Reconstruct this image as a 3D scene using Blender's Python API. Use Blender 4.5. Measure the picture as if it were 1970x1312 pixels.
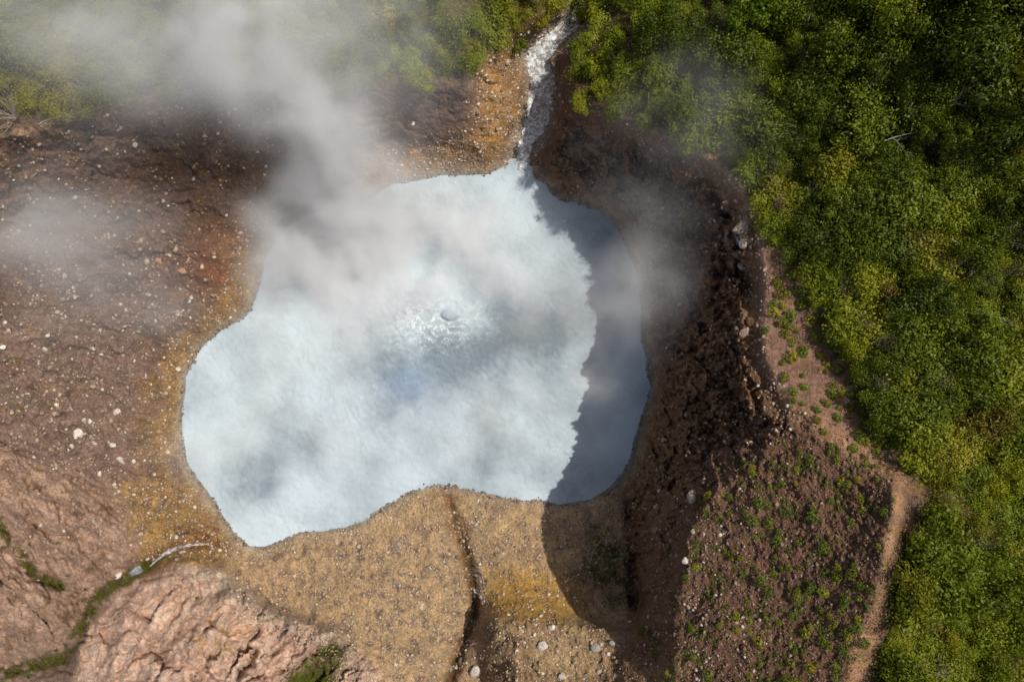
import bpy, math, random
import numpy as np

# ------------------------------------------------------------------ camera, world, sun, exposure
R = math.radians
scene = bpy.context.scene
for o in list(bpy.data.objects):
    bpy.data.objects.remove(o)
random.seed(7)
rng = np.random.default_rng(7)

CAM_H = 96.0                      # drone height over the lake surface (m)
PX = CAM_H * 0.75 / 985.0         # metres per photo pixel at lake level (24 mm lens, 36 mm sensor)
CU, CV = 985.0, 656.0

cam_d = bpy.data.cameras.new('camera')
cam = bpy.data.objects.new('camera', cam_d)
scene.collection.objects.link(cam)
cam.location = (0, 0, CAM_H)
cam.rotation_euler = (0, 0, 0)
cam_d.lens = 24.0
cam_d.sensor_width = 36.0
cam_d.clip_start = 0.5
cam_d.clip_end = 6000
scene.camera = cam

SUN_EL, SUN_AZ = R(60), R(21)     # azimuth counter-clockwise from +X (picture right)
world = bpy.data.worlds.new('World')
scene.world = world
world.use_nodes = True
wn = world.node_tree
wn.nodes.clear()
w_out = wn.nodes.new('ShaderNodeOutputWorld')
w_bg = wn.nodes.new('ShaderNodeBackground')
w_sky = wn.nodes.new('ShaderNodeTexSky')
w_sky.sky_type = 'NISHITA'
w_sky.sun_disc = False
w_sky.dust_density = 4.0
w_sky.ozone_density = 0.4
w_sky.sun_elevation = SUN_EL
w_sky.sun_rotation = R(90) - SUN_AZ
w_bg.inputs['Strength'].default_value = 0.098
wn.links.new(w_sky.outputs[0], w_bg.inputs['Color'])
wn.links.new(w_bg.outputs[0], w_out.inputs['Surface'])

sun_d = bpy.data.lights.new('sun', 'SUN')
sun_d.energy = 4.2
sun_d.angle = R(0.53)
sun_d.color = (1.0, 0.94, 0.84)
sun = bpy.data.objects.new('sun', sun_d)
scene.collection.objects.link(sun)
sun.rotation_euler = (0, R(90) - SUN_EL, SUN_AZ)
sun.location = (60, 20, 120)

vs = scene.view_settings
vs.view_transform = 'Standard'
vs.look = 'None'
vs.exposure = -0.14
vs.gamma = 1.0
vs.use_curve_mapping = False
scene.cycles.volume_step_rate = 3.0
scene.cycles.volume_bounces = 2
scene.cycles.max_bounces = 6
scene.cycles.diffuse_bounces = 3
scene.cycles.transparent_max_bounces = 96

# ------------------------------------------------------------------ helpers
def unproj(u, v, z):
    k = (CAM_H - z) / CAM_H * PX
    return (u - CU) * k, (CV - v) * k, z

def link(name, data, parent=None):
    o = bpy.data.objects.new(name, data)
    scene.collection.objects.link(o)
    if parent is not None:
        o.parent = parent
    return o

def tag(o, label=None, cat=None, group=None, kind=None):
    if label: o['label'] = label
    if cat: o['category'] = cat
    if group: o['group'] = group
    if kind: o['kind'] = kind
    return o

def mesh_np(name, verts, faces, mat=None, smooth=False):
    """faces: (n,k) int array, all k-gons alike"""
    me = bpy.data.meshes.new(name)
    verts = np.asarray(verts, np.float32); faces = np.asarray(faces, np.int32)
    n, k = faces.shape
    me.vertices.add(len(verts)); me.vertices.foreach_set('co', verts.ravel())
    me.loops.add(n * k); me.loops.foreach_set('vertex_index', faces.ravel())
    me.polygons.add(n)
    me.polygons.foreach_set('loop_start', np.arange(0, n * k, k, dtype=np.int32))
    me.polygons.foreach_set('loop_total', np.full(n, k, np.int32))
    if smooth:
        me.polygons.foreach_set('use_smooth', np.ones(n, bool))
    me.update(calc_edges=True)
    if mat: me.materials.append(mat)
    return me

def add_attr(me, name, arr, typ='FLOAT'):
    a = me.attributes.new(name, typ, 'POINT')
    arr = np.asarray(arr, np.float32)
    a.data.foreach_set('value' if typ == 'FLOAT' else 'color', arr.ravel())

def hash_grad(ix, iy, seed):
    h = (ix.astype(np.int64) * 374761393 + iy.astype(np.int64) * 668265263 + seed * 1274126177) & 0xffffffff
    h = ((h ^ (h >> 13)) * 1103515245) & 0xffffffff
    h = (h ^ (h >> 16)) & 0xffff
    a = h.astype(np.float32) * (2 * math.pi / 65536)
    return np.cos(a), np.sin(a)

def perlin(x, y, seed=0):
    x = np.asarray(x, np.float32); y = np.asarray(y, np.float32)
    xi = np.floor(x); yi = np.floor(y)
    fx = x - xi; fy = y - yi
    sx = fx * fx * fx * (fx * (fx * 6 - 15) + 10); sy = fy * fy * fy * (fy * (fy * 6 - 15) + 10)
    def g(dx, dy):
        a, b = hash_grad(xi + dx, yi + dy, seed)
        return a * (fx - dx) + b * (fy - dy)
    n0 = g(0, 0) * (1 - sx) + g(1, 0) * sx
    n1 = g(0, 1) * (1 - sx) + g(1, 1) * sx
    return (n0 * (1 - sy) + n1 * sy) * 1.5

def fbm(x, y, oct=4, seed=0, gain=0.5, ridged=False):
    s = 0; a = 1.0; t = 0
    for i in range(oct):
        n = perlin(x * 2 ** i + 17.3 * i, y * 2 ** i - 9.1 * i, seed + i)
        if ridged: n = 1 - 2 * np.abs(n)
        s = s + a * n; t += a; a *= gain
    return s / t

def worley(x, y, seed):
    """nearest-cell distances, offset from the cell's centre and two random numbers of the cell"""
    x = np.asarray(x, np.float32); y = np.asarray(y, np.float32)
    xi = np.floor(x); yi = np.floor(y)
    f1 = np.full(x.shape, 9.0, np.float32); f2 = f1.copy(); ox = np.zeros_like(f1); oy = ox.copy(); r1 = ox.copy(); r2 = ox.copy()
    for i in (-1, 0, 1):
        for j in (-1, 0, 1):
            a, b = hash_grad(xi + i, yi + j, seed); c, d = hash_grad(xi + i, yi + j, seed + 57)
            px, py = xi + i + .5 + a * .45 - x, yi + j + .5 + b * .45 - y
            dd = np.hypot(px, py); m = dd < f1
            f2 = np.where(m, f1, np.minimum(f2, dd)); f1 = np.where(m, dd, f1)
            ox = np.where(m, -px, ox); oy = np.where(m, -py, oy); r1 = np.where(m, c, r1); r2 = np.where(m, d, r2)
    return f1, f2, ox, oy, r1, r2

def facets(x, y, seed, crack=0.5):
    f1, f2, ox, oy, r1, r2 = worley(x, y, seed)
    return ox * r1 + oy * r2 + 0.35 * r1 - crack * np.exp(-((f2 - f1) / 0.07) ** 2)

def smooth01(a, b, x):
    t = np.clip((x - a) / (b - a), 0, 1)
    return t * t * (3 - 2 * t)

def in_poly(u, v, poly):
    u = np.asarray(u); v = np.asarray(v)
    r = np.zeros(u.shape, bool)
    n = len(poly)
    for i in range(n):
        x0, y0 = poly[i][:2]; x1, y1 = poly[(i + 1) % n][:2]
        if y0 == y1: continue
        c = ((y0 > v) != (y1 > v)) & (u < (x1 - x0) * (v - y0) / (y1 - y0) + x0)
        r ^= c
    return r

def dist_line(u, v, pts):
    """distance to a polyline and arc position along it"""
    best = np.full(u.shape, 1e9, np.float32); arc = np.zeros(u.shape, np.float32); s0 = 0
    for (x0, y0), (x1, y1) in zip([p[:2] for p in pts[:-1]], [p[:2] for p in pts[1:]]):
        dx, dy = x1 - x0, y1 - y0; L = math.hypot(dx, dy) or 1e-6
        t = np.clip(((u - x0) * dx + (v - y0) * dy) / (L * L), 0, 1)
        d = np.hypot(u - x0 - t * dx, v - y0 - t * dy)
        m = d < best
        best = np.where(m, d, best); arc = np.where(m, s0 + t * L, arc); s0 += L
    return best, arc

def blur(a, r, it=2):
    for _ in range(it):
        for ax in (0, 1):
            k = 2 * r + 1
            pad = [(0, 0), (0, 0)]; pad[ax] = (r + 1, r)
            p = np.pad(a, pad, mode='edge').cumsum(axis=ax)
            a = (p[k:] - p[:-k]) / k if ax == 0 else (p[:, k:] - p[:, :-k]) / k
    return a

# ------------------------------------------------------------------ materials (node helpers)
class NT:
    def __init__(s, name):
        s.m = bpy.data.materials.new(name); s.m.use_nodes = True
        s.t = s.m.node_tree; s.t.nodes.clear()
        s.out = s.t.nodes.new('ShaderNodeOutputMaterial')
    def n(s, typ, **kw):
        nd = s.t.nodes.new(typ)
        for k, v in kw.items():
            if k.startswith('i_'):
                key = k[2:]; nd.inputs[int(key) if key.isdigit() else key.replace('_', ' ')].default_value = v
            else: setattr(nd, k, v)
        return nd
    def l(s, a, b): s.t.links.new(a, b)
    def math(s, op, a, b=None, clamp=False):
        nd = s.n('ShaderNodeMath', operation=op, use_clamp=clamp)
        for i, x in enumerate((a, b)):
            if x is None: continue
            if isinstance(x, (int, float)): nd.inputs[i].default_value = x
            else: s.l(x, nd.inputs[i])
        return nd.outputs[0]
    def mix(s, f, a, b, blend='MIX'):
        nd = s.n('ShaderNodeMix', data_type='RGBA', blend_type=blend)
        for i, x in ((0, f), (6, a), (7, b)):
            if isinstance(x, (int, float)): nd.inputs[i].default_value = x
            elif isinstance(x, tuple): nd.inputs[i].default_value = (*x, 1)
            else: s.l(x, nd.inputs[i])
        return nd.outputs[2]
    def noise(s, scale, detail=3, vec=None, rough=0.55, dim='3D'):
        nd = s.n('ShaderNodeTexNoise', noise_dimensions=dim)
        nd.inputs['Scale'].default_value = scale; nd.inputs['Detail'].default_value = detail
        nd.inputs['Roughness'].default_value = rough
        if vec is not None: s.l(vec, nd.inputs['Vector'])
        return nd
    def ramp(s, f, stops):
        nd = s.n('ShaderNodeValToRGB'); cr = nd.color_ramp
        while len(cr.elements) < len(stops): cr.elements.new(0.5)
        for e, (p, c) in zip(cr.elements, stops):
            e.position = p; e.color = (*c, 1) if isinstance(c, tuple) else (c, c, c, 1)
        s.l(f, nd.inputs[0]); return nd.outputs[0]
    def bsdf(s, col, rough=0.9, normal=None, spec=0.3):
        b = s.n('ShaderNodeBsdfPrincipled')
        if isinstance(col, tuple): b.inputs['Base Color'].default_value = (*col, 1)
        else: s.l(col, b.inputs['Base Color'])
        if isinstance(rough, (int, float)): b.inputs['Roughness'].default_value = rough
        else: s.l(rough, b.inputs['Roughness'])
        b.inputs['Specular IOR Level'].default_value = spec
        if normal is not None: s.l(normal, b.inputs['Normal'])
        return b
    def bump(s, h, strength=0.5, dist=0.1):
        nd = s.n('ShaderNodeBump'); nd.inputs['Strength'].default_value = strength; nd.inputs['Distance'].default_value = dist
        s.l(h, nd.inputs['Height']); return nd.outputs[0]

def mat_ground():
    t = NT('weathered_volcanic_ground')
    col = t.n('ShaderNodeAttribute', attribute_name='albedo').outputs['Color']
    peb = t.n('ShaderNodeAttribute', attribute_name='pebble').outputs['Fac']
    pos = t.n('ShaderNodeNewGeometry').outputs['Position']
    n1 = t.noise(0.55, 5, pos, 0.62); n2 = t.noise(3.1, 4, pos, 0.65); n3 = t.noise(14, 2, pos)
    f = t.math('ADD', t.math('MULTIPLY', n1.outputs['Fac'], 0.9), t.math('MULTIPLY', n2.outputs['Fac'], 1.1))
    f = t.math('ADD', f, t.math('MULTIPLY', n3.outputs['Fac'], 0.5))
    val = t.ramp(t.math('MULTIPLY', f, 0.4), [(0.30, 0.25), (0.5, 0.95), (0.70, 1.9)])
    c = t.mix(1.0, col, val, 'MULTIPLY')
    # hue drift
    c = t.mix(t.math('MULTIPLY', n1.outputs['Fac'], 0.35), c, t.mix(1.0, c, (1.25, 0.95, 0.70), 'MULTIPLY'))
    # gravel grains, pale and dark
    vo = t.n('ShaderNodeTexVoronoi'); vo.inputs['Scale'].default_value = 4.2; t.l(pos, vo.inputs['Vector'])
    grain = t.ramp(vo.outputs['Distance'], [(0.16, 1.0), (0.34, 0.0)])
    sep = t.n('ShaderNodeSeparateColor'); t.l(vo.outputs['Color'], sep.inputs[0])
    pick = t.ramp(sep.outputs[0], [(0.55, 0.0), (0.62, 1.0)])
    gf = t.math('MULTIPLY', t.math('MULTIPLY', grain, pick), peb)
    c = t.mix(gf, c, t.mix(sep.outputs[1], t.mix(1.0, c, (2.0, 1.9, 1.8), 'MULTIPLY'), (0.46, 0.38, 0.30)))
    hgt = t.math('ADD', t.math('MULTIPLY', n2.outputs['Fac'], 0.8), t.math('MULTIPLY', n3.outputs['Fac'], 0.35))
    hgt = t.math('ADD', hgt, t.math('MULTIPLY', gf, 0.5))
    b = t.bsdf(c, 0.92, t.bump(hgt, 1.0, 0.5), 0.15)
    t.l(b.outputs[0], t.out.inputs[0]); return t.m

def mat_stone(name, stops, rough=0.85):
    t = NT(name)
    tone = t.n('ShaderNodeAttribute', attribute_name='tone').outputs['Fac']
    oi = t.n('ShaderNodeObjectInfo').outputs['Random']
    pos = t.n('ShaderNodeNewGeometry').outputs['Position']
    n = t.noise(5, 4, pos)
    f = t.math('FRACT', t.math('ADD', tone, oi))
    c = t.ramp(f, stops)
    c = t.mix(1.0, c, t.ramp(n.outputs['Fac'], [(0.3, 0.55), (0.7, 1.3)]), 'MULTIPLY')
    b = t.bsdf(c, rough, t.bump(n.outputs['Fac'], 0.6, 0.1), 0.25)
    t.l(b.outputs[0], t.out.inputs[0]); return t.m

def mat_leaf(name, stops, trans=0.25, rough=0.5, spec=0.22):
    t = NT(name)
    tone = t.n('ShaderNodeAttribute', attribute_name='tone').outputs['Fac']
    oi = t.n('ShaderNodeObjectInfo').outputs['Random']
    f = t.math('ADD', t.math('MULTIPLY', tone, 0.56), t.math('MULTIPLY', oi, 0.44))
    c = t.ramp(f, stops)
    b = t.bsdf(c, rough, None, spec)
    tr = t.n('ShaderNodeBsdfTranslucent'); t.l(t.mix(1.0, c, (1.2, 1.25, 0.5), 'MULTIPLY'), tr.inputs[0])
    mx = t.n('ShaderNodeMixShader'); mx.inputs[0].default_value = trans
    t.l(b.outputs[0], mx.inputs[1]); t.l(tr.outputs[0], mx.inputs[2])
    t.l(mx.outputs[0], t.out.inputs[0]); return t.m

def mat_wood(name, a, b_):
    t = NT(name)
    pos = t.n('ShaderNodeNewGeometry').outputs['Position']
    c = t.mix(t.noise(6, 4, pos).outputs['Fac'], a, b_)
    t.l(t.bsdf(c, 0.85).outputs[0], t.out.inputs[0]); return t.m

def mat_lake():
    t = NT('milky_boiling_water')
    turb_shade = t.n('ShaderNodeAttribute', attribute_name='turbid_shade').outputs['Fac']
    foam = t.n('ShaderNodeAttribute', attribute_name='foam').outputs['Fac']
    blue = t.n('ShaderNodeAttribute', attribute_name='blue').outputs['Fac']
    pos = t.n('ShaderNodeNewGeometry').outputs['Position']
    n0 = t.noise(0.085, 4, pos, 0.5); n1 = t.noise(1.3, 4, pos, 0.6); n2 = t.noise(4.5, 3, pos, 0.6)
    f = t.math('ADD', turb_shade, t.math('MULTIPLY', t.math('SUBTRACT', n0.outputs['Fac'], 0.5), 3.2))
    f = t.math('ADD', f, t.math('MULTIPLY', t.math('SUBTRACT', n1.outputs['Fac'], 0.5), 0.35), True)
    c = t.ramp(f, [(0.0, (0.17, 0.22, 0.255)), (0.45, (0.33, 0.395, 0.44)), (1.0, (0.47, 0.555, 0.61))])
    c = t.mix(t.math('MULTIPLY', blue, n1.outputs['Fac']), c, (0.27, 0.36, 0.53))
    c = t.mix(t.math('MULTIPLY', foam, t.ramp(n2.outputs['Fac'], [(0.40, 0.0), (0.62, 0.85)])), c, (0.78, 0.81, 0.83))
    h = t.math('ADD', n1.outputs['Fac'], t.math('MULTIPLY', n2.outputs['Fac'], 0.45))
    b = t.bsdf(c, 0.5, t.bump(h, 0.55, 0.17), 0.12)
    t.l(b.outputs[0], t.out.inputs[0]); return t.m

def mat_stream(name, dark, light, lo=0.42, hi=0.62):
    t = NT(name)
    pos = t.n('ShaderNodeNewGeometry').outputs['Position']
    n1 = t.noise(1.6, 5, pos, 0.65); n2 = t.noise(5.5, 3, pos)
    f = t.math('ADD', t.math('MULTIPLY', n1.outputs['Fac'], 0.7), t.math('MULTIPLY', n2.outputs['Fac'], 0.3))
    c = t.ramp(f, [(lo, dark), (hi, light)])
    b = t.bsdf(c, 0.3, t.bump(f, 0.8, 0.2), 0.5)
    t.l(b.outputs[0], t.out.inputs[0]); return t.m

M_GROUND = mat_ground()
M_RUST = mat_stone('reddish_gravel', [(0, (0.08, 0.05, 0.038)), (0.6, (0.16, 0.098, 0.066)), (1, (0.29, 0.20, 0.15))])
M_TAN = mat_stone('tan_gravel', [(0, (0.20, 0.145, 0.10)), (0.35, (0.32, 0.23, 0.15)), (0.7, (0.42, 0.31, 0.20)), (1, (0.60, 0.52, 0.42))])
M_STONE = mat_stone('pale_stone', [(0, (0.17, 0.12, 0.085)), (0.35, (0.30, 0.22, 0.16)), (0.7, (0.42, 0.34, 0.26)), (1, (0.58, 0.52, 0.44))])
M_BOULDER = mat_stone('grey_boulder', [(0, (0.30, 0.27, 0.24)), (0.5, (0.42, 0.38, 0.34)), (1, (0.5, 0.47, 0.43))])
M_CREAM = mat_stone('cream_boulder', [(0, (0.50, 0.44, 0.38)), (1, (0.66, 0.60, 0.54))])
M_ORANGE = mat_stone('rusty_boulder', [(0, (0.36, 0.17, 0.09)), (1, (0.44, 0.23, 0.13))])
M_DARKROCK = mat_stone('dark_wet_rock', [(0, (0.09, 0.065, 0.05)), (0.6, (0.19, 0.15, 0.12)), (1, (0.36, 0.31, 0.26))])
M_LEAF_D = mat_leaf('leaf_dark_green', [(0, (0.018, 0.034, 0.0022)), (0.45, (0.074, 0.103, 0.0054)), (0.8, (0.161, 0.194, 0.0098)), (1, (0.320, 0.327, 0.0327))])
M_LEAF_M = mat_leaf('leaf_mid_green', [(0, (0.039, 0.060, 0.0036)), (0.45, (0.144, 0.177, 0.0073)), (0.8, (0.262, 0.273, 0.0121)), (1, (0.456, 0.430, 0.0339))])
M_LEAF_Y = mat_leaf('leaf_yellow_green', [(0, (0.077, 0.086, 0.0060)), (0.5, (0.200, 0.196, 0.0109)), (1, (0.385, 0.336, 0.0266))])
M_LEAF_O = mat_leaf('leaf_olive_fern', [(0, (0.090, 0.076, 0.0100)), (0.5, (0.180, 0.138, 0.0160)), (1, (0.300, 0.230, 0.0400))])
M_LEAF_B = mat_leaf('leaf_bright_lime', [(0, (0.05, 0.085, 0.005)), (0.5, (0.12, 0.18, 0.010)), (1, (0.2, 0.27, 0.02))])
M_TUFT = mat_leaf('leaf_tuft', [(0, (0.056, 0.084, 0.0080)), (0.5, (0.106, 0.142, 0.0120)), (1, (0.200, 0.221, 0.0300))])
M_MOSS = mat_leaf('moss_leaf', [(0, (0.030, 0.036, 0.004)), (0.5, (0.075, 0.085, 0.006)), (1, (0.15, 0.16, 0.012))])
M_BARK = mat_wood('bark', (0.06, 0.045, 0.032), (0.14, 0.11, 0.085))
M_DEAD = mat_wood('dead_grey_wood', (0.20, 0.175, 0.16), (0.42, 0.38, 0.35))
M_TWIG = mat_wood('dry_brown_twigs', (0.16, 0.12, 0.085), (0.34, 0.27, 0.20))
M_LAKE = mat_lake()
M_STREAM = mat_stream('cascading_white_water', (0.22, 0.20, 0.17), (0.66, 0.72, 0.77), 0.44, 0.60)
M_SPRING = mat_stream('thin_spring_water', (0.16, 0.12, 0.11), (0.66, 0.66, 0.70), 0.40, 0.60)
M_POOL = mat_stream('shallow_pool_water', (0.10, 0.11, 0.10), (0.30, 0.33, 0.34))

# ------------------------------------------------------------------ terrain height: measured lines (photo u, photo v, height above lake)
SHORE = [(1003,322),(1030,345),(1065,375),(1090,392),(1130,395),(1160,412),(1190,445),(1222,510),(1234,580),(1232,640),(1245,700),
 (1250,740),(1240,790),(1225,830),(1215,880),(1195,915),(1165,945),(1130,960),(1090,968),(1050,966),(1040,958),(1000,960),(960,952),
 (930,945),(890,935),(855,932),(830,930),(800,940),(770,955),(740,972),(700,1000),(660,1015),(620,1020),(595,1018),(570,1025),(540,1040),
 (510,1052),(480,1048),(455,1030),(440,1005),(425,985),(415,965),(400,945),(375,915),(360,890),(353,850),(352,800),(355,750),(365,710),
 (385,675),(410,650),(440,625),(470,612),(490,585),(500,550),(507,510),(515,485),(530,465),(560,430),(620,400),(690,390),(755,358),
 (790,350),(820,345),(860,335),(900,335),(935,340),(960,325),(985,316)]
BED = [(1003,318,-0.3),(1010,280,-.3),(1035,230,-.7),(1045,160,-1.3),(1025,105,-2),(1060,78,-2.5),(1105,48,-3.5),(1130,0,-5),(1150,-120,-8),(1160,-350,-12)]
SPRING = [(398,1046,1.6),(370,1047,1.8),(345,1052,2.0),(318,1064,2.0),(300,1078,1.9),(288,1090,1.8)]
GULLY = [(430,1035,.8),(395,1047,1.4),(345,1052,1.7),(300,1078,1.7),(255,1105,1.3),(190,1145,.6),(150,1220,0),(130,1265,-.4),(60,1280,-.8),(0,1300,-1.2),(-200,1400,-4)]
GULLY_B = [(-60,960,10.5),(0,1010,9),(40,1070,7.2),(75,1115,6.0),(120,1130,4.6),(170,1150,1.6)]
GULLY_C = [(860,940,.05),(880,1010,.6),(895,1060,1.0),(910,1120,1.5),(915,1180,1.7),(890,1240,1.2),(865,1312,0.3),(850,1420,0)]
CREST = [(1500,745,28.5),(1560,800,31),(1640,860,32),(1720,905,34.5),(1724,960,37),(1705,1060,37.2),(1690,1130,36.4),(1660,1220,34),(1632,1312,32.5),(1610,1500,30)]
RIM = [(1500,745,28.5),(1475,690,27.5),(1470,620,27),(1472,540,26.5),(1462,440,25.5),(1440,385,24.5),(1395,325,23.5),(1310,270,21.5),(1230,240,19),(1160,212,16),(1105,185,12)]
CON = [BED, GULLY, GULLY_B, GULLY_C, CREST, RIM,
 # outlet banks and recess left of it
 [(985,300,1),(995,230,2),(1005,150,2.6),(1000,112,3)],
 [(930,290,2.5),(920,240,6),(910,180,9),(930,120,11),(985,80,9.5),(1030,50,8),(1080,20,6.5),(1100,-20,5.5),(1110,-150,6)],
 [(700,165,12),(740,160,13),(800,158,13.5),(870,165,13),(908,178,11)],
 [(690,290,3),(760,290,3.5),(850,280,4),(905,270,4.5)],
 [(1075,300,2.5),(1072,230,3),(1080,150,3),(1085,100,2.5)],
 [(1105,185,13),(1098,120,9),(1115,80,7),(1150,30,6),(1170,-60,6)],
 # left rim and left slope
 [(600,200,12),(500,190,16),(330,185,22),(250,190,25),(130,225,26),(60,250,26),(0,265,26),(-200,330,27),(-400,380,27)],
 [(-20,450,16),(150,420,14),(300,380,12),(420,350,10),(540,330,7.5),(620,330,5)],
 [(0,650,15),(150,640,9),(300,640,3.5),(360,665,1.2)],
 [(0,800,13.5),(150,800,7),(280,800,2.5)],
 [(400,520,4.5),(420,580,3)],
 [(-380,650,24),(-380,1000,22)],
 [(0,150,25),(200,120,24),(330,100,22),(600,60,17),(850,50,15),(1000,-60,12)],
 [(0,-200,26),(500,-200,22),(900,-250,16)],
 # fluted outcrop
 [(200,900,5),(225,970,4.5),(260,1040,3.8),(250,1085,3.0)],
 [(-40,850,14.5),(40,890,13),(100,930,11),(180,1000,8.5),(225,1055,6)],
 [(-40,930,13.5),(30,975,12),(80,1030,10),(150,1090,7)],
 [(40,1120,8.5),(90,1165,7.5),(110,1200,6.5),(60,1230,6)],
 [(-100,1120,11),(0,1150,9.5),(20,1200,8)],
 # pink outcrop in the lower left
 [(335,1088,6.0),(420,1105,7.2),(440,1150,8.8),(500,1170,9.3),(600,1210,9.2),(648,1222,9)],
 [(455,1085,1.4),(490,1140,1.7),(540,1172,2.4),(660,1205,4),(705,1260,4.4),(745,1312,5),(760,1420,5)],
 [(250,1180,7.6),(210,1260,7.8)], [(300,1280,10.5),(420,1260,11.5),(500,1255,11.3)], [(300,1360,12),(400,1340,12.5),(510,1330,11.5)],
 [(545,1330,8.2),(600,1285,7.2),(645,1245,6.6)],[(690,1300,7.5),(668,1255,7.2)],
 [(170,1185,3),(150,1240,3),(143,1312,5),(130,1420,6)],
 # debris fan
 [(540,1080,.9),(600,1120,1.9),(700,1100,2.2),(800,1050,1.7)],[(750,1200,3.8),(820,1250,4.2),(790,1312,4.8),(800,1420,5)],
 [(960,1000,.9),(960,1080,2.2),(1040,1050,1.8),(1110,1050,1.4),(1180,1080,1.7)],
 [(935,1140,3.0),(1000,1120,3.6),(1060,1130,4.2),(1120,1155,3.8)],
 [(932,1195,8),(980,1195,11),(1040,1205,12),(1090,1200,12),(1130,1208,12.5),(1180,1215,13),(1225,1200,14)],
 [(1150,1120,1.9),(1190,1150,2.1)],[(1110,1180,5.5),(1160,1190,5.5)],
 [(950,1225,10.5),(985,1260,11),(1005,1312,11.3),(1010,1420,11)],[(1010,1250,11.8),(1080,1260,12.1),(1150,1300,12.4),(1190,1260,13.3)],
 [(905,1235,2.4),(925,1312,1.6),(930,1420,1.5)],[(950,1290,5)]*2,
 # right cliff
 [(1205,950,.8),(1218,1050,1.5),(1222,1120,2),(1224,1180,3.5)],
 [(1240,1195,14),(1255,1150,16),(1268,1080,18.5),(1275,1020,20),(1300,960,21.5),(1350,905,22.5),(1420,850,24.5),(1500,780,28.3)],
 [(1300,1300,23),(1290,1215,23),(1308,1130,25.8),(1322,1060,26.6),(1338,1000,26.8),(1378,945,26.8),(1450,880,28),(1520,815,29.8)],
 [(1380,1200,27.2),(1420,1100,29),(1430,1000,29.6),(1500,920,30)],[(1550,1100,32),(1570,1000,33),(1620,920,32.4)],
 [(1398,405,19),(1418,438,23.6),(1428,475,24),(1424,515,21),(1436,560,21.5),(1438,605,25),(1425,640,24.6),(1398,680,20),(1370,720,18.5),(1340,800,17.5),(1322,880,19)],
 [(1278,640,4.5),(1265,500,4.5),(1200,400,4),(1110,345,3.2),(1062,300,2.2)],
 # planted slope and forest
 [(1250,1312,17),(1300,1330,22),(1400,1330,26.5),(1500,1320,29)],[(1450,1450,25)]*2,
 [(1600,700,28),(1540,600,27.8)],
 [(1800,950,34.4),(1850,1200,31)],[(1970,1000,29),(2000,1400,26)],[(2350,1000,22),(2350,600,30)],
 [(1700,600,29),(1970,600,31)],[(1600,300,26),(1800,300,30),(1970,250,34)],[(1400,120,20),(1600,50,25),(1970,0,35)],[(2350,0,40),(1800,-250,33)],
 [(1250,60,15),(1250,150,19)],[(1250,-250,12)]]

STEP = 6
cu = np.arange(-420, 2400, STEP); cv = np.arange(-380, 1700, STEP)
def relax(step, init=None, it=300):
    us = np.arange(-420, 2400, step); vs_ = np.arange(-380, 1700, step)
    H_, W_ = len(vs_), len(us)
    sm = np.zeros((H_, W_)); ct = np.zeros((H_, W_))
    lines = CON + [[(a, b, 0.0) for a, b in SHORE + SHORE[:1]]]
    for pl in lines:
        for p, q in zip(pl[:-1], pl[1:]):
            n = max(2, int(math.hypot(q[0] - p[0], q[1] - p[1]) / 2))
            for t in np.linspace(0, 1, n):
                a = p[0] + (q[0] - p[0]) * t; b = p[1] + (q[1] - p[1]) * t; z = p[2] + (q[2] - p[2]) * t
                i = int(round((b + 380) / step)); j = int(round((a + 420) / step))
                if 0 <= i < H_ and 0 <= j < W_: sm[i, j] += z; ct[i, j] += 1
    fx = ct > 0; val = np.where(fx, sm / np.maximum(ct, 1), 0)
    if init is None: z = np.full((H_, W_), val[fx].mean())
    else:
        ui = np.clip((us + 420) / (step * 2), 0, init.shape[1] - 1.001); vi = np.clip((vs_ + 380) / (step * 2), 0, init.shape[0] - 1.001)
        z = bilin(init, *np.meshgrid(ui, vi))
    for _ in range(it):
        p = np.pad(z, 1, mode='edge')
        z = (p[:-2, 1:-1] + p[2:, 1:-1] + p[1:-1, :-2] + p[1:-1, 2:]) * 0.25
        z[fx] = val[fx]
    return z
def bilin(g, x, y):
    x = np.clip(x, 0, g.shape[1] - 1.001); y = np.clip(y, 0, g.shape[0] - 1.001)
    i = y.astype(int); j = x.astype(int); fy = y - i; fx = x - j
    return (g[i, j] * (1 - fx) + g[i, j + 1] * fx) * (1 - fy) + (g[i + 1, j] * (1 - fx) + g[i + 1, j + 1] * fx) * fy
def cubic(g, x, y):
    x = np.clip(x, 1, g.shape[1] - 3.001); y = np.clip(y, 1, g.shape[0] - 3.001)
    i = y.astype(int); j = x.astype(int); fy = y - i; fx = x - j
    def w(t): return (((-t + 2) * t - 1) * t / 2, ((3 * t - 5) * t * t + 2) / 2, ((-3 * t + 4) * t + 1) * t / 2, (t - 1) * t * t / 2)
    wx, wy = w(fx), w(fy); r = 0
    for a in range(4):
        for b in range(4): r = r + wy[a] * wx[b] * g[i + a - 1, j + b - 1]
    return r
zc = relax(48, None, 400); zc = relax(24, zc, 300); zc = relax(12, zc, 260); zc = relax(6, zc, 140); zc = relax(3, zc, 70)
zc = blur(zc, 2, 2)

def soft_mask(poly, r):
    g = in_poly(*np.meshgrid(cu, cv), poly).astype(float)
    return blur(g, max(1, int(r / STEP)), 2)
def samp(g, u, v): return bilin(g, (u + 420) / STEP, (v + 380) / STEP)

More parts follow.
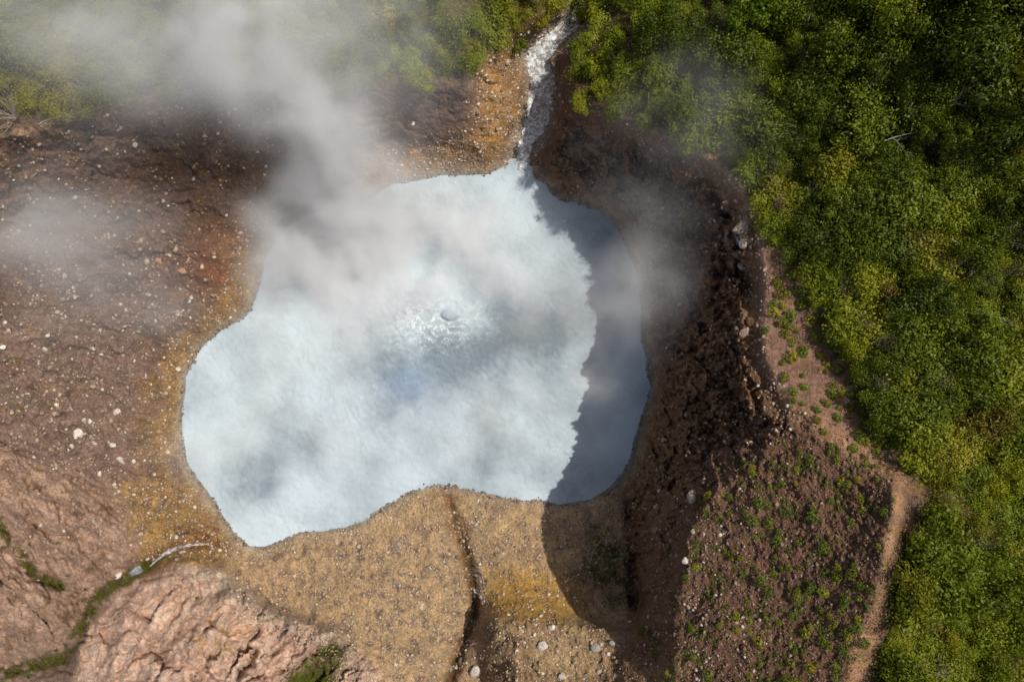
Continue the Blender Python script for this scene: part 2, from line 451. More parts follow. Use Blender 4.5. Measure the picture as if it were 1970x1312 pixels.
# dense grid over and a little beyond the frame
du = np.arange(-130, 2101, 2.2); dv = np.arange(-110, 1423, 2.2)
far = np.array([1.0, 2, 4, 8, 16, 32, 64, 128, 256, 560, 1300, 3500, 9000, 26000])
def extend(a, lo, hi):
    return np.concatenate([a[0] - far[::-1] * 2.2, a, a[-1] + far * 2.2])
gu = extend(du, 0, 0); gv = extend(dv, 0, 0)
NF = len(far)
U, V = np.meshgrid(gu, gv)
Uc = np.clip(U, -400, 2380); Vc = np.clip(V, -360, 1680)
Z0 = cubic(zc, (Uc + 420) / 3, (Vc + 380) / 3)

# natural wobble for masks
wob1 = fbm(U / 46, V / 46, 4, 11) ; wob2 = fbm(U / 46, V / 46, 4, 12)
def zone(poly, r=14, amp=22):
    return samp(soft_mask(poly, r), U + wob1 * amp, V + wob2 * amp)

P_OUT_A = [(-420,840),(0,850),(110,905),(190,930),(235,985),(262,1045),(250,1090),(190,1135),(150,1215),(120,1250),(50,1262),(0,1285),(-420,1420)]
P_OUT_B = [(150,1300),(160,1200),(250,1130),(335,1088),(425,1100),(470,1135),(520,1172),(640,1215),(700,1265),(740,1330),(740,1700),(120,1700)]
P_CLIFF = [(1060,300),(1075,230),(1090,150),(1105,190),(1160,212),(1230,240),(1310,270),(1395,325),(1440,385),(1465,440),(1474,540),(1470,690),(1500,745),(1560,800),(1500,830),(1400,880),(1320,960),(1285,1050),(1262,1150),(1240,1195),(1205,1190),(1205,960),(1240,820),(1255,740),(1240,600),(1195,450),(1130,395),(1065,370)]
P_SLOPE = [(1500,790),(1560,805),(1640,865),(1715,915),(1718,960),(1700,1060),(1685,1130),(1655,1220),(1625,1330),(1600,1700),(1190,1700),(1195,1260),(1250,1190),(1280,1050),(1320,955),(1400,870)]
P_PATH = [(1500,745),(1560,795),(1640,848),(1700,885),(1742,915),(1746,950),(1730,1000),(1722,1060),(1706,1120),(1696,1160),(1688,1210),(1678,1250),(1668,1330),(1640,1700),(1590,1700),(1618,1330),(1650,1220),(1685,1125),(1700,1050),(1716,980),(1712,930),(1600,858),(1520,800)]
P_SHELF = [(1470,440),(1500,470),(1545,520),(1590,610),(1630,700),(1660,780),(1710,870),(1690,900),(1640,865),(1560,805),(1495,745),(1470,690),(1466,600),(1474,520)]
P_LEDGE = [(925,1200),(980,1192),(1040,1203),(1090,1197),(1180,1213),(1200,1260),(1195,1700),(930,1700),(925,1312)]
P_YELLOW = [(930,1110),(990,1090),(1060,1100),(1120,1150),(1110,1200),(1050,1212),(985,1205),(925,1190)]
P_FAN = [(445,1030),(520,1050),(600,1018),(700,998),(830,928),(960,950),(1060,965),(1180,950),(1215,1050),(1222,1190),(1120,1205),(930,1195),(920,1330),(880,1700),(700,1700),(640,1300),(560,1240),(470,1190),(420,1140),(440,1080)]
P_TALUS = [(690,390),(700,290),(760,285),(850,275),(915,260),(910,180),(935,120),(1020,60),(1110,10),(1140,0),(1110,70),(1030,110),(1030,200),(1010,300),(985,320),(935,345),(860,340),(755,362)]
P_SHOREBAND = [(355,1000),(300,900),(285,800),(300,700),(360,640),(420,590),(455,520),(470,450),(520,430),(530,470),(505,530),(490,590),(440,630),(385,680),(355,750),(352,850),(375,920),(425,990),(455,1035),(440,1070),(420,1130),(330,1120),(250,1080),(225,970),(230,920),(290,940)]
P_LAKE = SHORE
P_FOREST_R = [(1145,-380),(1130,0),(1118,60),(1104,120),(1108,190),(1180,212),(1250,240),(1310,266),(1390,305),(1440,365),(1478,430),(1492,480),(1560,520),(1600,600),(1640,720),(1672,800),(1705,860),(1790,880),(1795,960),(1745,1030),(1714,1120),(1698,1230),(1676,1312),(1650,1700),(2400,1700),(2400,-380)]
P_FOREST_L = [(-420,-380),(-420,300),(-100,250),(0,222),(60,218),(130,214),(230,190),(330,180),(500,165),(700,156),(800,150),(900,135),(930,112),(980,85),(1020,58),(1080,36),(1112,0),(1130,-380)]

zA, zB = zone(P_OUT_A, 12), zone(P_OUT_B, 5, 10)
zCl, zSl = zone(P_CLIFF, 10, 14), zone(P_SLOPE, 14)
zPa, zSh = zone(P_PATH, 10, 10), zone(P_SHELF, 14)
zLe, zYe, zFan = zone(P_LEDGE, 10, 12), zone(P_YELLOW, 18, 18), zone(P_FAN, 10, 8)
zTa, zSb = zone(P_TALUS, 16), zone(P_SHOREBAND, 26, 40)
zLk = zone(P_LAKE, 6, 7)
zFR, zFL = zone(P_FOREST_R, 12, 16), zone(P_FOREST_L, 12, 16)
d_gul, _ = dist_line(U, V, GULLY); d_gub, _ = dist_line(U, V, GULLY_B); d_gc, _ = dist_line(U, V, GULLY_C)
d_bed, _ = dist_line(U, V, BED); d_spr, _ = dist_line(U, V, SPRING)
d_shore, _ = dist_line(U, V, SHORE + SHORE[:1])
d_rim = np.minimum(dist_line(U, V, RIM)[0], dist_line(U, V, CREST)[0]); d_rim2, _ = dist_line(U, V, [(1240,1195),(1255,1150),(1268,1080),(1275,1020),(1300,960),(1350,905),(1420,850),(1500,780)])
rimf = (0.03 + 0.97 * smooth01(18, 62, d_rim)) * (0.5 + 0.5 * smooth01(5, 50, d_rim2))

# relief
sm0 = smooth01
f_big = fbm(U / 150, V / 150, 4, 21)
f_mid = fbm(U / 34, V / 34, 5, 22)
f_rid = fbm(U / 60, V / 60, 5, 23, 0.55, True)
f_fine = fbm(U / 9, V / 9, 3, 24)
# flutes on the two outcrops: noise stretched along their beds
ca, sa = math.cos(R(33)), math.sin(R(33))
al, ac = (U * ca + V * sa), (-U * sa + V * ca)
wv = f_mid * 14
tA = (ac + f_mid * 26 + f_big * 40) / 64
fluteA = fbm(al / 110, (ac + wv * 1.6) / 26, 4, 31, 0.55, True)
frA = tA - np.floor(tA)
strA = np.where(frA < 0.86, frA / 0.86, (1 - frA) / 0.14)
ca, sa = math.cos(R(-52)), math.sin(R(-52))
al, ac = (U * ca + V * sa), (-U * sa + V * ca)
fluteB = fbm(al / 150, (ac + wv * 2.2 + f_big * 40) / 62, 2, 33, 0.5, True)
ca, sa = math.cos(R(33)), math.sin(R(33))
fcA = facets((U * ca + V * sa + wv) / 95, (-U * sa + V * ca + wv * 1.3) / 34, 51) + 0.4 * facets((U * ca + V * sa + wv) / 34, (-U * sa + V * ca + wv) / 15, 52)
ca, sa = math.cos(R(-52)), math.sin(R(-52))
fcB = facets((U * ca + V * sa + wv) / 92, (-U * sa + V * ca + wv * 1.5) / 44, 53) + 0.4 * facets((U * ca + V * sa + wv) / 36, (-U * sa + V * ca + wv) / 18, 54)
fcC = facets((U + wv * 2) / 34, (V + wv * 2.5) / 52, 55, 0.06) + 0.6 * facets((U + wv * 1.5) / 14, (V + wv) / 18, 56, 0.06)
# gullies running down the right cliff and the left slope
ca, sa = math.cos(R(-14)), math.sin(R(-14))
al, ac = (U * ca + V * sa), (-U * sa + V * ca)
fluteC = fbm(al / 120, (ac + f_mid * 20) / 26, 5, 35, 0.6, True)
ca, sa = math.cos(R(12)), math.sin(R(12))
al, ac = (U * ca + V * sa), (-U * sa + V * ca)
fluteL = fbm(al / 200, (ac + f_mid * 30 + f_big * 30) / 46, 5, 37, 0.5, True)
dry = 1 - zLk
away = smooth01(4, 60, d_shore) * dry
inner = smooth01(2, 14, d_shore)
zLeft = (1 - np.clip(zA + zB + zFan + zTa + zCl + zSl + zLe + zFR + zFL + zPa + zSh + zLk, 0, 1)) * (U < 900)
Z = Z0.copy()
Z += away * (0.45 * f_big + 0.30 * f_mid * (0.3 + 0.7 * smooth01(0, 60, np.minimum(d_rim, d_rim2)))) + inner * dry * 0.07 * f_fine
Z += zA * away * (0.85 * (fluteA - 0.1) + 2.1 * (strA - 0.5) * sm0(-0.5, 0.3, f_big + f_mid) + 1.1 * fcA + 0.2 * f_fine)
Z += zB * away * (1.5 * (fluteB - 0.1) + 0.6 * f_mid + 1.75 * fcB + 0.2 * f_fine)
Z += zCl * away * rimf * (2.4 * (fluteC - 0.1) + 0.8 * f_rid + 1.3 * fcC + 0.3 * f_fine)
Z += zLeft * away * (1.5 * fluteL + 0.25 * fcC * sm0(-0.1, 0.4, f_big) + 0.2 * f_fine)
Z += zSl * smooth01(25, 90, d_rim) * np.exp(-(d_rim2 / 70) ** 2) * (0.35 * fcC + 0.3 * f_rid)
Z += zSl * away * (0.18 * f_rid + 0.10 * fcC + 0.15 * f_fine)
Z += zFan * away * (0.42 * f_rid + 0.17 * f_fine)
Z += zLe * ((0.3 + 0.7 * sm0(1040, 980, U)) * f_rid + 0.3 * fcC + 0.2 * f_fine)
Z += zTa * away * (0.6 * f_rid + 0.35 * fcC + 0.2 * f_fine)
Z -= np.exp(-((d_gc + 5 * f_mid) / 10) ** 2) * (V > 930) * (0.5 + 0.9 * smooth01(960, 1080, V)) + 0.35 * np.exp(-(d_spr / 7) ** 2)
CRACKS = [[(-30,858),(60,876),(110,902),(170,945),(235,1003)], [(-30,968),(60,1008),(105,1032),(160,1040),(212,1064)], [(60,930),(120,962),(160,1000),(205,1030)], [(-20,1075),(50,1095),(120,1120)],
 [(495,1300),(525,1262),(560,1228)], [(455,1330),(470,1280),(500,1235)], [(330,1190),(350,1160),(372,1140)], [(580,1275),(615,1240),(640,1222)], [(395,1210),(420,1180),(445,1165)]]
dcr = np.full(U.shape, 1e9)
for c_ in CRACKS: dcr = np.minimum(dcr, dist_line(U + 9 * f_mid, V + 9 * f_mid + 3 * f_fine, c_)[0])
Z -= 1.25 * np.exp(-(dcr / 5.0) ** 2) * (0.4 + 0.6 * smooth01(-0.3, 0.3, f_mid))
bedw = np.exp(-(d_bed / 36) ** 4)
Z = Z * (1 - bedw * 0.7) + bedw * 0.7 * (np.interp(V, [p[1] for p in BED][::-1], [p[2] for p in BED][::-1]) - 0.25 + 0.3 * f_rid)
# lake basin
edge = zLk * 2 - 1
Z = np.where(zLk > 0.5, np.minimum(-0.06 - 0.05 * np.clip(d_shore - 2, 0, 60), Z + 0.0), Z)
Z = np.where((zLk <= 0.5) & (d_bed > 26) & (V < 1020) , np.maximum(Z, -0.02 + 0.020 * np.minimum(d_shore, 20) + 0.16 * f_fine * (d_shore < 25)), Z)
outside = np.maximum(np.maximum(-400 - U, U - 2380), np.maximum(-360 - V, V - 1680))
Z = np.where(outside > 0, Z * np.exp(-np.clip(outside, 0, 1e5) / 2500) + 8 * f_big * (1 - np.exp(-np.clip(outside, 0, 1e5) / 800)), Z)
X, Y, _ = unproj(U, V, Z)

def z_at(u, v):
    j = np.interp(u, gu, np.arange(len(gu))); i = np.interp(v, gv, np.arange(len(gv)))
    return bilin(Z, np.atleast_1d(j), np.atleast_1d(i))
def g_at(G, u, v):
    j = np.interp(u, gu, np.arange(len(gu))); i = np.interp(v, gv, np.arange(len(gv)))
    return bilin(G, np.atleast_1d(j), np.atleast_1d(i))

# ------------------------------------------------------------------ ground colour (soil tones, plus a painted sunlit rim edge)
def C(*c): return np.array(c, np.float32)
alb = np.zeros(U.shape + (3,), np.float32)
def lay(w, c): 
    global alb
    w = np.clip(w, 0, 1)[..., None]; alb = alb * (1 - w) + C(*c) * w
n_a = fbm(U / 90, V / 90, 5, 41); n_b = fbm(U / 40, V / 40, 5, 42); n_c = fbm(U / 18, V / 18, 4, 43)
sm = smooth01
alb[:] = C(0.17, 0.118, 0.092)
lay(sm(0.0, 0.6, n_a), (0.24, 0.172, 0.145))
lay(sm(0.0, 0.5, n_b) * 0.7, (0.23, 0.135, 0.06))
lay(sm(0.1, 0.5, -n_a) * sm(500, 350, V) * 0.8, (0.115, 0.07, 0.045))
lay(0.6 * sm(520, 680, V) * sm(350, 220, U), (0.30, 0.222, 0.19))
lay(sm(0.15, 0.45, n_b + 0.3 * n_c) * np.exp(-(((U - 40) / 70) ** 2 + ((V - 740) / 90) ** 2)) * 0.9, (0.26, 0.17, 0.035))
lay(np.exp(-(((U - 430) / 70) ** 2 + ((V - 510) / 70) ** 2)) * 0.85, (0.22, 0.085, 0.03))
lay(zSb * sm(-0.6, 0.2, n_b), (0.36, 0.235, 0.10))
lay(zSb * sm(0.15, 0.55, n_c + 0.4 * n_a) * sm(860, 950, V), (0.52, 0.355, 0.13))
lay(zA, (0.46, 0.335, 0.265)); lay(zA * sm(0.1, 0.5, n_b) * 0.7, (0.23, 0.15, 0.09)); lay(zA * sm(0.1, -0.6, fluteA) * 0.5, (0.17, 0.11, 0.07))
lay(zA * sm(0.1, 0.5, n_a + 0.3 * n_c) * 0.7, (0.47, 0.34, 0.27))
lay(zFan, (0.44, 0.325, 0.205)); lay(zFan * sm(0.05, 0.5, n_b + 0.3 * n_c) * 0.8, (0.24, 0.165, 0.12)); lay(zFan * sm(0.1, 0.5, -n_b) * 0.6, (0.50, 0.37, 0.22))
lay(zFan * sm(0.1, 0.35, n_c) * sm(1010, 1060, V) * 0.75, (0.155, 0.115, 0.105))
lay(zB, (0.64, 0.475, 0.385)); lay(zB * sm(0.0, 0.5, n_b) * 0.8, (0.72, 0.60, 0.51)); lay(zB * sm(0.15, 0.55, n_c) * 0.35, (0.32, 0.21, 0.14)); lay(zB * sm(0.0, -0.6, fluteB) * 0.4, (0.30, 0.19, 0.13))
lay(zB * np.exp(-(((U - 420) / 50) ** 2 + ((V - 1240) / 40) ** 2)) * sm(-.2, .4, n_c) * .8, (0.46, 0.31, 0.12))
lay(zB * np.exp(-(((U - 450) / 55) ** 2 + ((V - 1120) / 45) ** 2)) * 0.7, (0.50, 0.42, 0.33))
d_bc, _ = dist_line(U, V, [(340,1092),(425,1108),(470,1140),(520,1176),(640,1218),(690,1262)])
lay(zB * np.exp(-((d_bc + 14 * n_c) / 26) ** 2) * sm(-0.5, 0.3, n_b) * 0.75, (0.62, 0.53, 0.43))
lay(zYe * 0.85, (0.46, 0.285, 0.085)); lay(zYe * sm(0, 0.5, n_b + 0.5 * n_c) * 0.8, (0.36, 0.21, 0.08))
lay(zLe, (0.33, 0.235, 0.135)); lay(zLe * sm(-0.2, 0.3, n_b + n_c) * 0.85, (0.20, 0.13, 0.09)); 
lay(zLe * np.exp(-(((U - 1090) / 60) ** 2 + ((V - 1265) / 50) ** 2)) , (0.42, 0.32, 0.19))
lay(zTa, (0.30, 0.19, 0.10)); lay(zTa * sm(-0.1, 0.4, n_b), (0.42, 0.235, 0.075)); lay(zTa * sm(0.1, 0.5, -n_b), (0.19, 0.125, 0.09))
lay(zTa * np.exp(-((U - 950) / 35) ** 2) * sm(320, 200, V) * 0.8, (0.46, 0.28, 0.12))
lay(np.exp(-(d_bed / 75) ** 2) * sm(130, 70, V) * 0.9, (0.34, 0.15, 0.07))
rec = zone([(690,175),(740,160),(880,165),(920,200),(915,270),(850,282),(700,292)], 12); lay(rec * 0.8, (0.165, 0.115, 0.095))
lay(zCl, (0.19, 0.115, 0.068)); lay(zCl * sm(0.0, 0.5, n_b), (0.15, 0.085, 0.048)); lay(zCl * sm(0.15, 0.5, n_c + 0.3 * n_a) * 0.8, (0.29, 0.20, 0.14))
lay(zCl * np.exp(-(((U - 1425) / 40) ** 2 + ((V - 440) / 60) ** 2)) * sm(-0.2, 0.4, n_c), (0.48, 0.38, 0.30))
lay(zSl, (0.18, 0.108, 0.072)); lay(zSl * sm(-0.1, 0.4, n_b + n_c), (0.115, 0.068, 0.044)); lay(zSl * sm(0.0, 0.5, n_a) * 0.8 * sm(1080, 1250, V), (0.30, 0.20, 0.11))
lay(zSl * sm(0.2, 0.5, n_c) * 0.5, (0.28, 0.20, 0.165))
lay(zFR, (0.075, 0.058, 0.028)); lay(zFR * sm(0.1, 0.6, n_b), (0.10, 0.085, 0.03)); lay(zFL, (0.10, 0.085, 0.03))
lay(zSh, (0.29, 0.18, 0.14)); lay(zSh * sm(0.0, 0.5, n_b) * 0.7, (0.20, 0.15, 0.05))
lay(zPa * 0.95, (0.37, 0.235, 0.145)); lay(zPa * sm(0.1, 0.5, n_c) * 0.5, (0.26, 0.16, 0.11))
# mineral stain where the spring runs in, moss in the gullies
lay(np.exp(-(((U - 405) / 45) ** 2 + ((V - 1030) / 28) ** 2)) * sm(-0.3, 0.3, n_c), (0.16, 0.055, 0.02))
lay(np.exp(-(d_spr / 14) ** 2) * 0.8, (0.20, 0.10, 0.035))
moss = np.exp(-((d_gul + 20 * n_c + 12 * n_b) / 13) ** 4) * sm(345, 290, U) * sm(-0.55, 0.0, n_b + 0.6 * n_c) + np.exp(-((d_gub + 14 * n_c) / 11) ** 4) * sm(-0.3, 0.2, n_b)
P_MOSS_B = [(535,1330),(560,1290),(610,1255),(655,1232),(668,1245),(640,1312),(620,1420),(540,1420)]
zMb = zone(P_MOSS_B, 8, 8); moss = np.clip(moss + zMb, 0, 1)
lay(moss * 0.9, (0.075, 0.066, 0.018))
# wet rust stain and pale crust down the small gully in the fan
lay(np.exp(-((d_gc + 9 * n_c) / 10) ** 2) * 0.92, (0.085, 0.045, 0.018))
lay(np.exp(-((d_gc - 12 + 12 * n_c) / 9) ** 2) * 0.5 * sm(-0.2, 0.3, n_b), (0.26, 0.13, 0.03))
lay(np.exp(-(((U - 855) / 34) ** 2 + ((V - 950) / 24) ** 2)) * sm(-0.3, 0.3, n_c) * 0.8, (0.20, 0.09, 0.03))
crust = np.exp(-((d_shore - 13) / 9.0) ** 2) * (1 - zLk) * sm(-0.6, 0.5, n_c + n_b)
lay(crust * 0.6, (0.40, 0.35, 0.25))
lay(np.exp(-((d_shore + 4 * n_c) / 6.0) ** 2) * 0.8, (0.135, 0.12, 0.08))
lay(np.exp(-(d_bed / 32) ** 4) * sm(330, 280, V), (0.33, 0.31, 0.28))
lay(zLk, (0.42, 0.46, 0.46))
d_lr, _ = dist_line(U, V, [(330,185),(250,190),(130,225),(60,250),(0,265),(-200,330)])
lay(np.exp(-((d_lr + 8 * n_c) / 9) ** 2) * sm(-0.4, 0.2, n_b) * 0.8, (0.42, 0.30, 0.20))
lay(np.exp(-((d_rim - 3 + 4 * n_c) / 5) ** 2) * (U > 1250) * (V < 760) * 0.7, (0.40, 0.28, 0.20))  # sunlit edge of the right rim, painted as a pale stripe
_m = alb.mean(-1, keepdims=True); alb = np.clip(_m + (alb - _m) * 1.12, 0.004, 0.8) * (1 - zLk[..., None]) + alb * zLk[..., None]
peb = np.clip(0.25 + zLeft * 0.5 + zFan * 0.45 + zA * 0.1 + zCl * 0.3 + zSl * 0.2 + zTa * 0.3 - zPa * 0.3 - (zFR + zFL) * 0.3 - zB * 0.1, 0, 1)

# ------------------------------------------------------------------ terrain meshes: one vertex sheet cut along natural borders
NV, NU = U.shape
idx = np.arange(NV * NU).reshape(NV, NU)
quads = np.stack([idx[:-1, :-1], idx[1:, :-1], idx[1:, 1:], idx[:-1, 1:]], -1).reshape(-1, 4)
P3 = np.stack([X, Y, Z], -1).reshape(-1, 3).astype(np.float32)
dpu = np.gradient(P3.reshape(NV, NU, 3), axis=1); dpv = np.gradient(P3.reshape(NV, NU, 3), axis=0)
NRM = np.cross(dpv, dpu); NRM /= np.maximum(np.linalg.norm(NRM, axis=-1, keepdims=True), 1e-9)
NRM = np.where(NRM[..., 2:3] < 0, -NRM, NRM).reshape(-1, 3)
NAMES = ['hillside', 'rock_outcrop', 'rock_outcrop', 'cliff', 'hillside', 'path', 'ledge', 'shore', 'shore', 'ground', 'ground', 'lake_bed']
score = np.stack([np.full(U.shape, 0.42), zA, zB, zCl, zSl, np.maximum(zPa, zSh) * 1.15, zLe, np.maximum(zFan, zYe), np.maximum(zTa, np.clip(1 - d_bed / 60, 0, 1) * (V < 320)), zFR, zFL, zLk * 2], 0)
cls = score.argmax(0)
cls[(U < -125) | (U > 2095) | (V < -105) | (V > 1417)] = 9
fcls = cls[:-1, :-1].ravel()
LABELS = {
 0: ('hillside', 'brown stony hillside strewn with pale rocks left of the lake', 'hillside'),
 1: ('rock_outcrop', 'brown fluted rock outcrop with mossy cracks in the lower left corner', 'outcrop'),
 2: ('rock_outcrop', 'pale pink eroded rock mound below the thin spring', 'outcrop'),
 3: ('cliff', 'steep dark brown crater wall rising right of the lake', 'cliff'),
 4: ('hillside', 'dark reddish brown slope dotted with green tufts under the ridge path', 'hillside'),
 5: ('path', 'bare pinkish earth trail along the ridge beside the thicket', 'path'),
 6: ('ledge', 'flat sandy ledge above the yellow bank at the bottom edge', 'ledge'),
 7: ('shore', 'tan gravel fan with rusty gully sloping down to the lake', 'shore'),
 8: ('shore', 'orange brown stony banks beside the outlet stream at the top', 'shore'),
 9: ('ground', 'dark soil under the green thicket right of the crater', 'ground'),
 10: ('ground', 'mossy soil under the steam covered bushes at the top left', 'ground'),
 11: ('lake_bed', 'grey muddy lake bed under the milky water', 'lake bed')}
for k, (nm, lab, cat) in LABELS.items():
    q = quads[fcls == k]
    if not len(q): continue
    used, inv = np.unique(q, return_inverse=True)
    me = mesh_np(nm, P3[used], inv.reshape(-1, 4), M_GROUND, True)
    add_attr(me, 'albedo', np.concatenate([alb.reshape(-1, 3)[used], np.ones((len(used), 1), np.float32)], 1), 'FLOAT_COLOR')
    add_attr(me, 'pebble', peb.ravel()[used])
    me.normals_split_custom_set_from_vertices(NRM[used].tolist()) if len(used) < 0 else None
    tag(link(nm, me), lab, cat, None, 'structure')

# ------------------------------------------------------------------ lake surface
sp = 0.17
lx = np.arange(-48, 21.5, sp); ly = np.arange(-31, 27, sp)
LX, LY = np.meshgrid(lx, ly)
LU, LV = LX / PX + CU, CV - LY / PX
lm = samp(soft_mask(SHORE, 8), LU, LV)
rip = fbm(LX / 1.7 + 0.3 * LY, LY / 1.1, 4, 61, 0.55)
fold = fbm((LX + LY) / 1.3 + rip, (LY - LX) / 3.0, 3, 65, 0.5, True)
vj = fbm(LX / 3.2, LY / 3.2, 3, 91)
vent = np.exp(-(((LU - 830 + 50 * vj) / 85) ** 2 + ((LV - 622 + 40 * rip) / 40) ** 2))
boil = np.exp(-(((LU - 830) / 190) ** 2 + ((LV - 650) / 130) ** 2))
fold2 = fbm(LX / 1.6 + 0.5 * rip, LY / 1.0 + 0.4 * rip, 3, 71, 0.5, True)
patch = 0.45 + 0.75 * smooth01(-0.3, 0.4, fbm(LX / 9, LY / 9, 3, 81))
LZ = patch * (0.045 * rip + 0.065 * fold) + boil * 0.08 * fold + vent * (0.24 * np.clip(fold2, -0.3, 1) + 0.12)
dome = np.hypot((LU - 866) / 17, (LV - 606) / 12) * (1 + 0.25 * rip)
LZ += (0.26 + 0.12 * fold2) * np.sqrt(np.clip(1 - dome ** 2, 0, 1)) - 0.34 * smooth01(20, -15, (LU - 866) - (LV - 606)) * np.exp(-((dome - 1.12) / 0.2) ** 2)
li = np.arange(LX.size).reshape(LX.shape)
lq = np.stack([li[:-1, :-1], li[:-1, 1:], li[1:, 1:], li[1:, :-1]], -1).reshape(-1, 4)
keep = (lm > 0.04)[:-1, :-1].ravel()
lq = lq[keep]; used, inv = np.unique(lq, return_inverse=True)
lme = mesh_np('lake', np.stack([LX, LY, LZ], -1).reshape(-1, 3)[used], inv.reshape(-1, 4), M_LAKE, True)
def spot(u, v, a, b): return np.exp(-(((LU - u) / a) ** 2 + ((LV - v) / b) ** 2))
turb_shade = 0.70 - 0.75 * spot(975, 690, 165, 85) - 0.2 * spot(1130, 560, 90, 160) - 0.38 * spot(500, 880, 55, 60) - 0.15 * spot(830, 720, 110, 70) - 0.2 * spot(862, 606, 16, 13) - 0.25 * vent + 0.1 * spot(900, 430, 160, 80) - 0.15 * spot(700, 740, 80, 60)  # turbidity tones; first spot paints the right steam veil's shadow into the water
add_attr(lme, 'turbid_shade', turb_shade.ravel()[used]); add_attr(lme, 'foam', np.clip(vent * 1.2 * smooth01(0.2, 0.7, fold2) * smooth01(1.0, 1.3, dome), 0, 1).ravel()[used]); add_attr(lme, 'blue', (0.9 * spot(790, 740, 50, 32)).ravel()[used])
tag(link('lake', lme), 'milky pale blue boiling lake with a foaming vent near its middle', 'lake', None, 'structure')

# ------------------------------------------------------------------ streams
def ribbon(name, line, halfw, lift, mat, label, cat, seed):
    pts = np.array([p[:2] for p in line], float)
    seg = np.hypot(*np.diff(pts, axis=0).T); s = np.concatenate([[0], seg.cumsum()])
    t = np.arange(0, s[-1], 2.0); cx = np.interp(t, s, pts[:, 0]); cy = np.interp(t, s, pts[:, 1])
    for _ in range(6):
        cx[1:-1] = (cx[:-2] + 2 * cx[1:-1] + cx[2:]) / 4; cy[1:-1] = (cy[:-2] + 2 * cy[1:-1] + cy[2:]) / 4
    tx, ty = np.gradient(cx), np.gradient(cy); L = np.hypot(tx, ty); nx, ny = -ty / L, tx / L
    K = 13; a = np.linspace(-1, 1, K)
    w = (halfw(t / s[-1]) if callable(halfw) else halfw) * (1 + 0.35 * perlin(t / 14, t * 0 + seed, seed))
    uu = cx[:, None] + nx[:, None] * a * w[:, None]; vv = cy[:, None] + ny[:, None] * a * w[:, None]
    zz = z_at(uu.ravel(), vv.ravel()).reshape(uu.shape)
    zmid = np.minimum(zz, zz[:, K // 2:K // 2 + 1] + 0.5)
    zz = zmid * 0.8 + zz * 0.2 + lift + 0.10 * fbm(uu / 6, vv / 9, 3, seed) - 0.14 * np.abs(a) ** 3
    x, y, z = unproj(uu, vv, zz)
    i = np.arange(uu.size).reshape(uu.shape)
    q = np.stack([i[:-1, :-1], i[:-1, 1:], i[1:, 1:], i[1:, :-1]], -1).reshape(-1, 4)
    o = link(name, mesh_np(name, np.stack([x, y, z], -1).reshape(-1, 3), q, mat, True))
    return tag(o, label, cat, None, 'structure')
ribbon('stream', [(1001, 332)] + BED[1:9], lambda t: np.interp(t, [0, .12, .3, .5, .62, .75, 1], [9, 14, 28, 30, 22, 14, 14]), 0.34, M_STREAM, 'white cascading outlet stream leaving the lake at the top', 'stream', 5)
ribbon('stream', SPRING, lambda t: np.interp(t, [0, .1, .35, .6, .85, 1], [1.2, 2.6, 2.8, 3.8, 2.4, 1.0]), 0.12, M_SPRING, 'thin white spring running over rusty ground into the mossy gully', 'stream', 9)
ribbon('pool', [(272, 1092), (262, 1098), (250, 1106)], 6.5, 0.22, M_POOL, 'small grey puddle in the mossy gully below the spring', 'pool', 11)

# ------------------------------------------------------------------ labels: which one, told from the nearest thing one can find
LAND = []; PENDING = []
ORD = ['first','second','third','fourth','fifth','sixth','seventh','eighth','ninth','tenth','eleventh','twelfth','thirteenth','fourteenth','fifteenth','sixteenth','seventeenth','eighteenth','nineteenth','twentieth'] + ['twenty-' + w for w in ('first','second','third','fourth','fifth','sixth','seventh','eighth','ninth')] + ['thirtieth']
def later(o, u, v, base, cat, group): PENDING.append((o, u, v, base, cat, group))
def settle():
    b = {}
    for o, u, v, base, cat, group in PENDING:
        best = min(LAND, key=lambda L: (L[1] - u) ** 2 + (L[2] - v) ** 2)
        dx, dy = u - best[1], v - best[2]; d = math.hypot(dx, dy); a = math.degrees(math.atan2(-dy, dx)) % 360
        w = ['right of', 'to the upper right of', 'above', 'to the upper left of', 'left of', 'to the lower left of', 'below', 'to the lower right of'][int((a + 22.5) // 45) % 8]
        b.setdefault((base, w, best[0]), []).append((d, o, cat, group))
    for (base, w, lm), L in b.items():
        L.sort(key=lambda t: t[0])
        for k, (d, o, cat, group) in enumerate(L):
            tag(o, (ORD[min(k, 29)] + ' ' if len(L) > 1 else '') + base + ' ' + w + ' ' + lm, cat, group)

# ------------------------------------------------------------------ rocks
import bmesh
def rock_mesh(name, seed, sub, mat, flat=0.65):
    bm = bmesh.new(); bmesh.ops.create_icosphere(bm, subdivisions=sub, radius=1)
    r = random.Random(seed)
    planes = [(np.array([r.gauss(0, 1), r.gauss(0, 1), r.gauss(0, 1)]), r.uniform(0.55, 0.9)) for _ in range(9)]
    planes = [(p / np.linalg.norm(p), d) for p, d in planes]
    sx, sy = r.uniform(0.8, 1.35), r.uniform(0.7, 1.0)
    for v in bm.verts:
        p = np.array(v.co)
        for n, d in planes:
            k = p @ n
            if k > d: p = p - n * (k - d) * 0.9
        p = p * (1 + r.uniform(-0.05, 0.05))
        v.co = (p[0] * sx, p[1] * sy, p[2] * flat)
    me = bpy.data.meshes.new(name); bm.to_mesh(me); bm.free(); me.materials.append(mat)
    add_attr(me, 'tone', np.full(len(me.vertices), r.random())); return me
ROCKS = [rock_mesh('rock', 100 + i, 2, M_STONE) for i in range(8)]
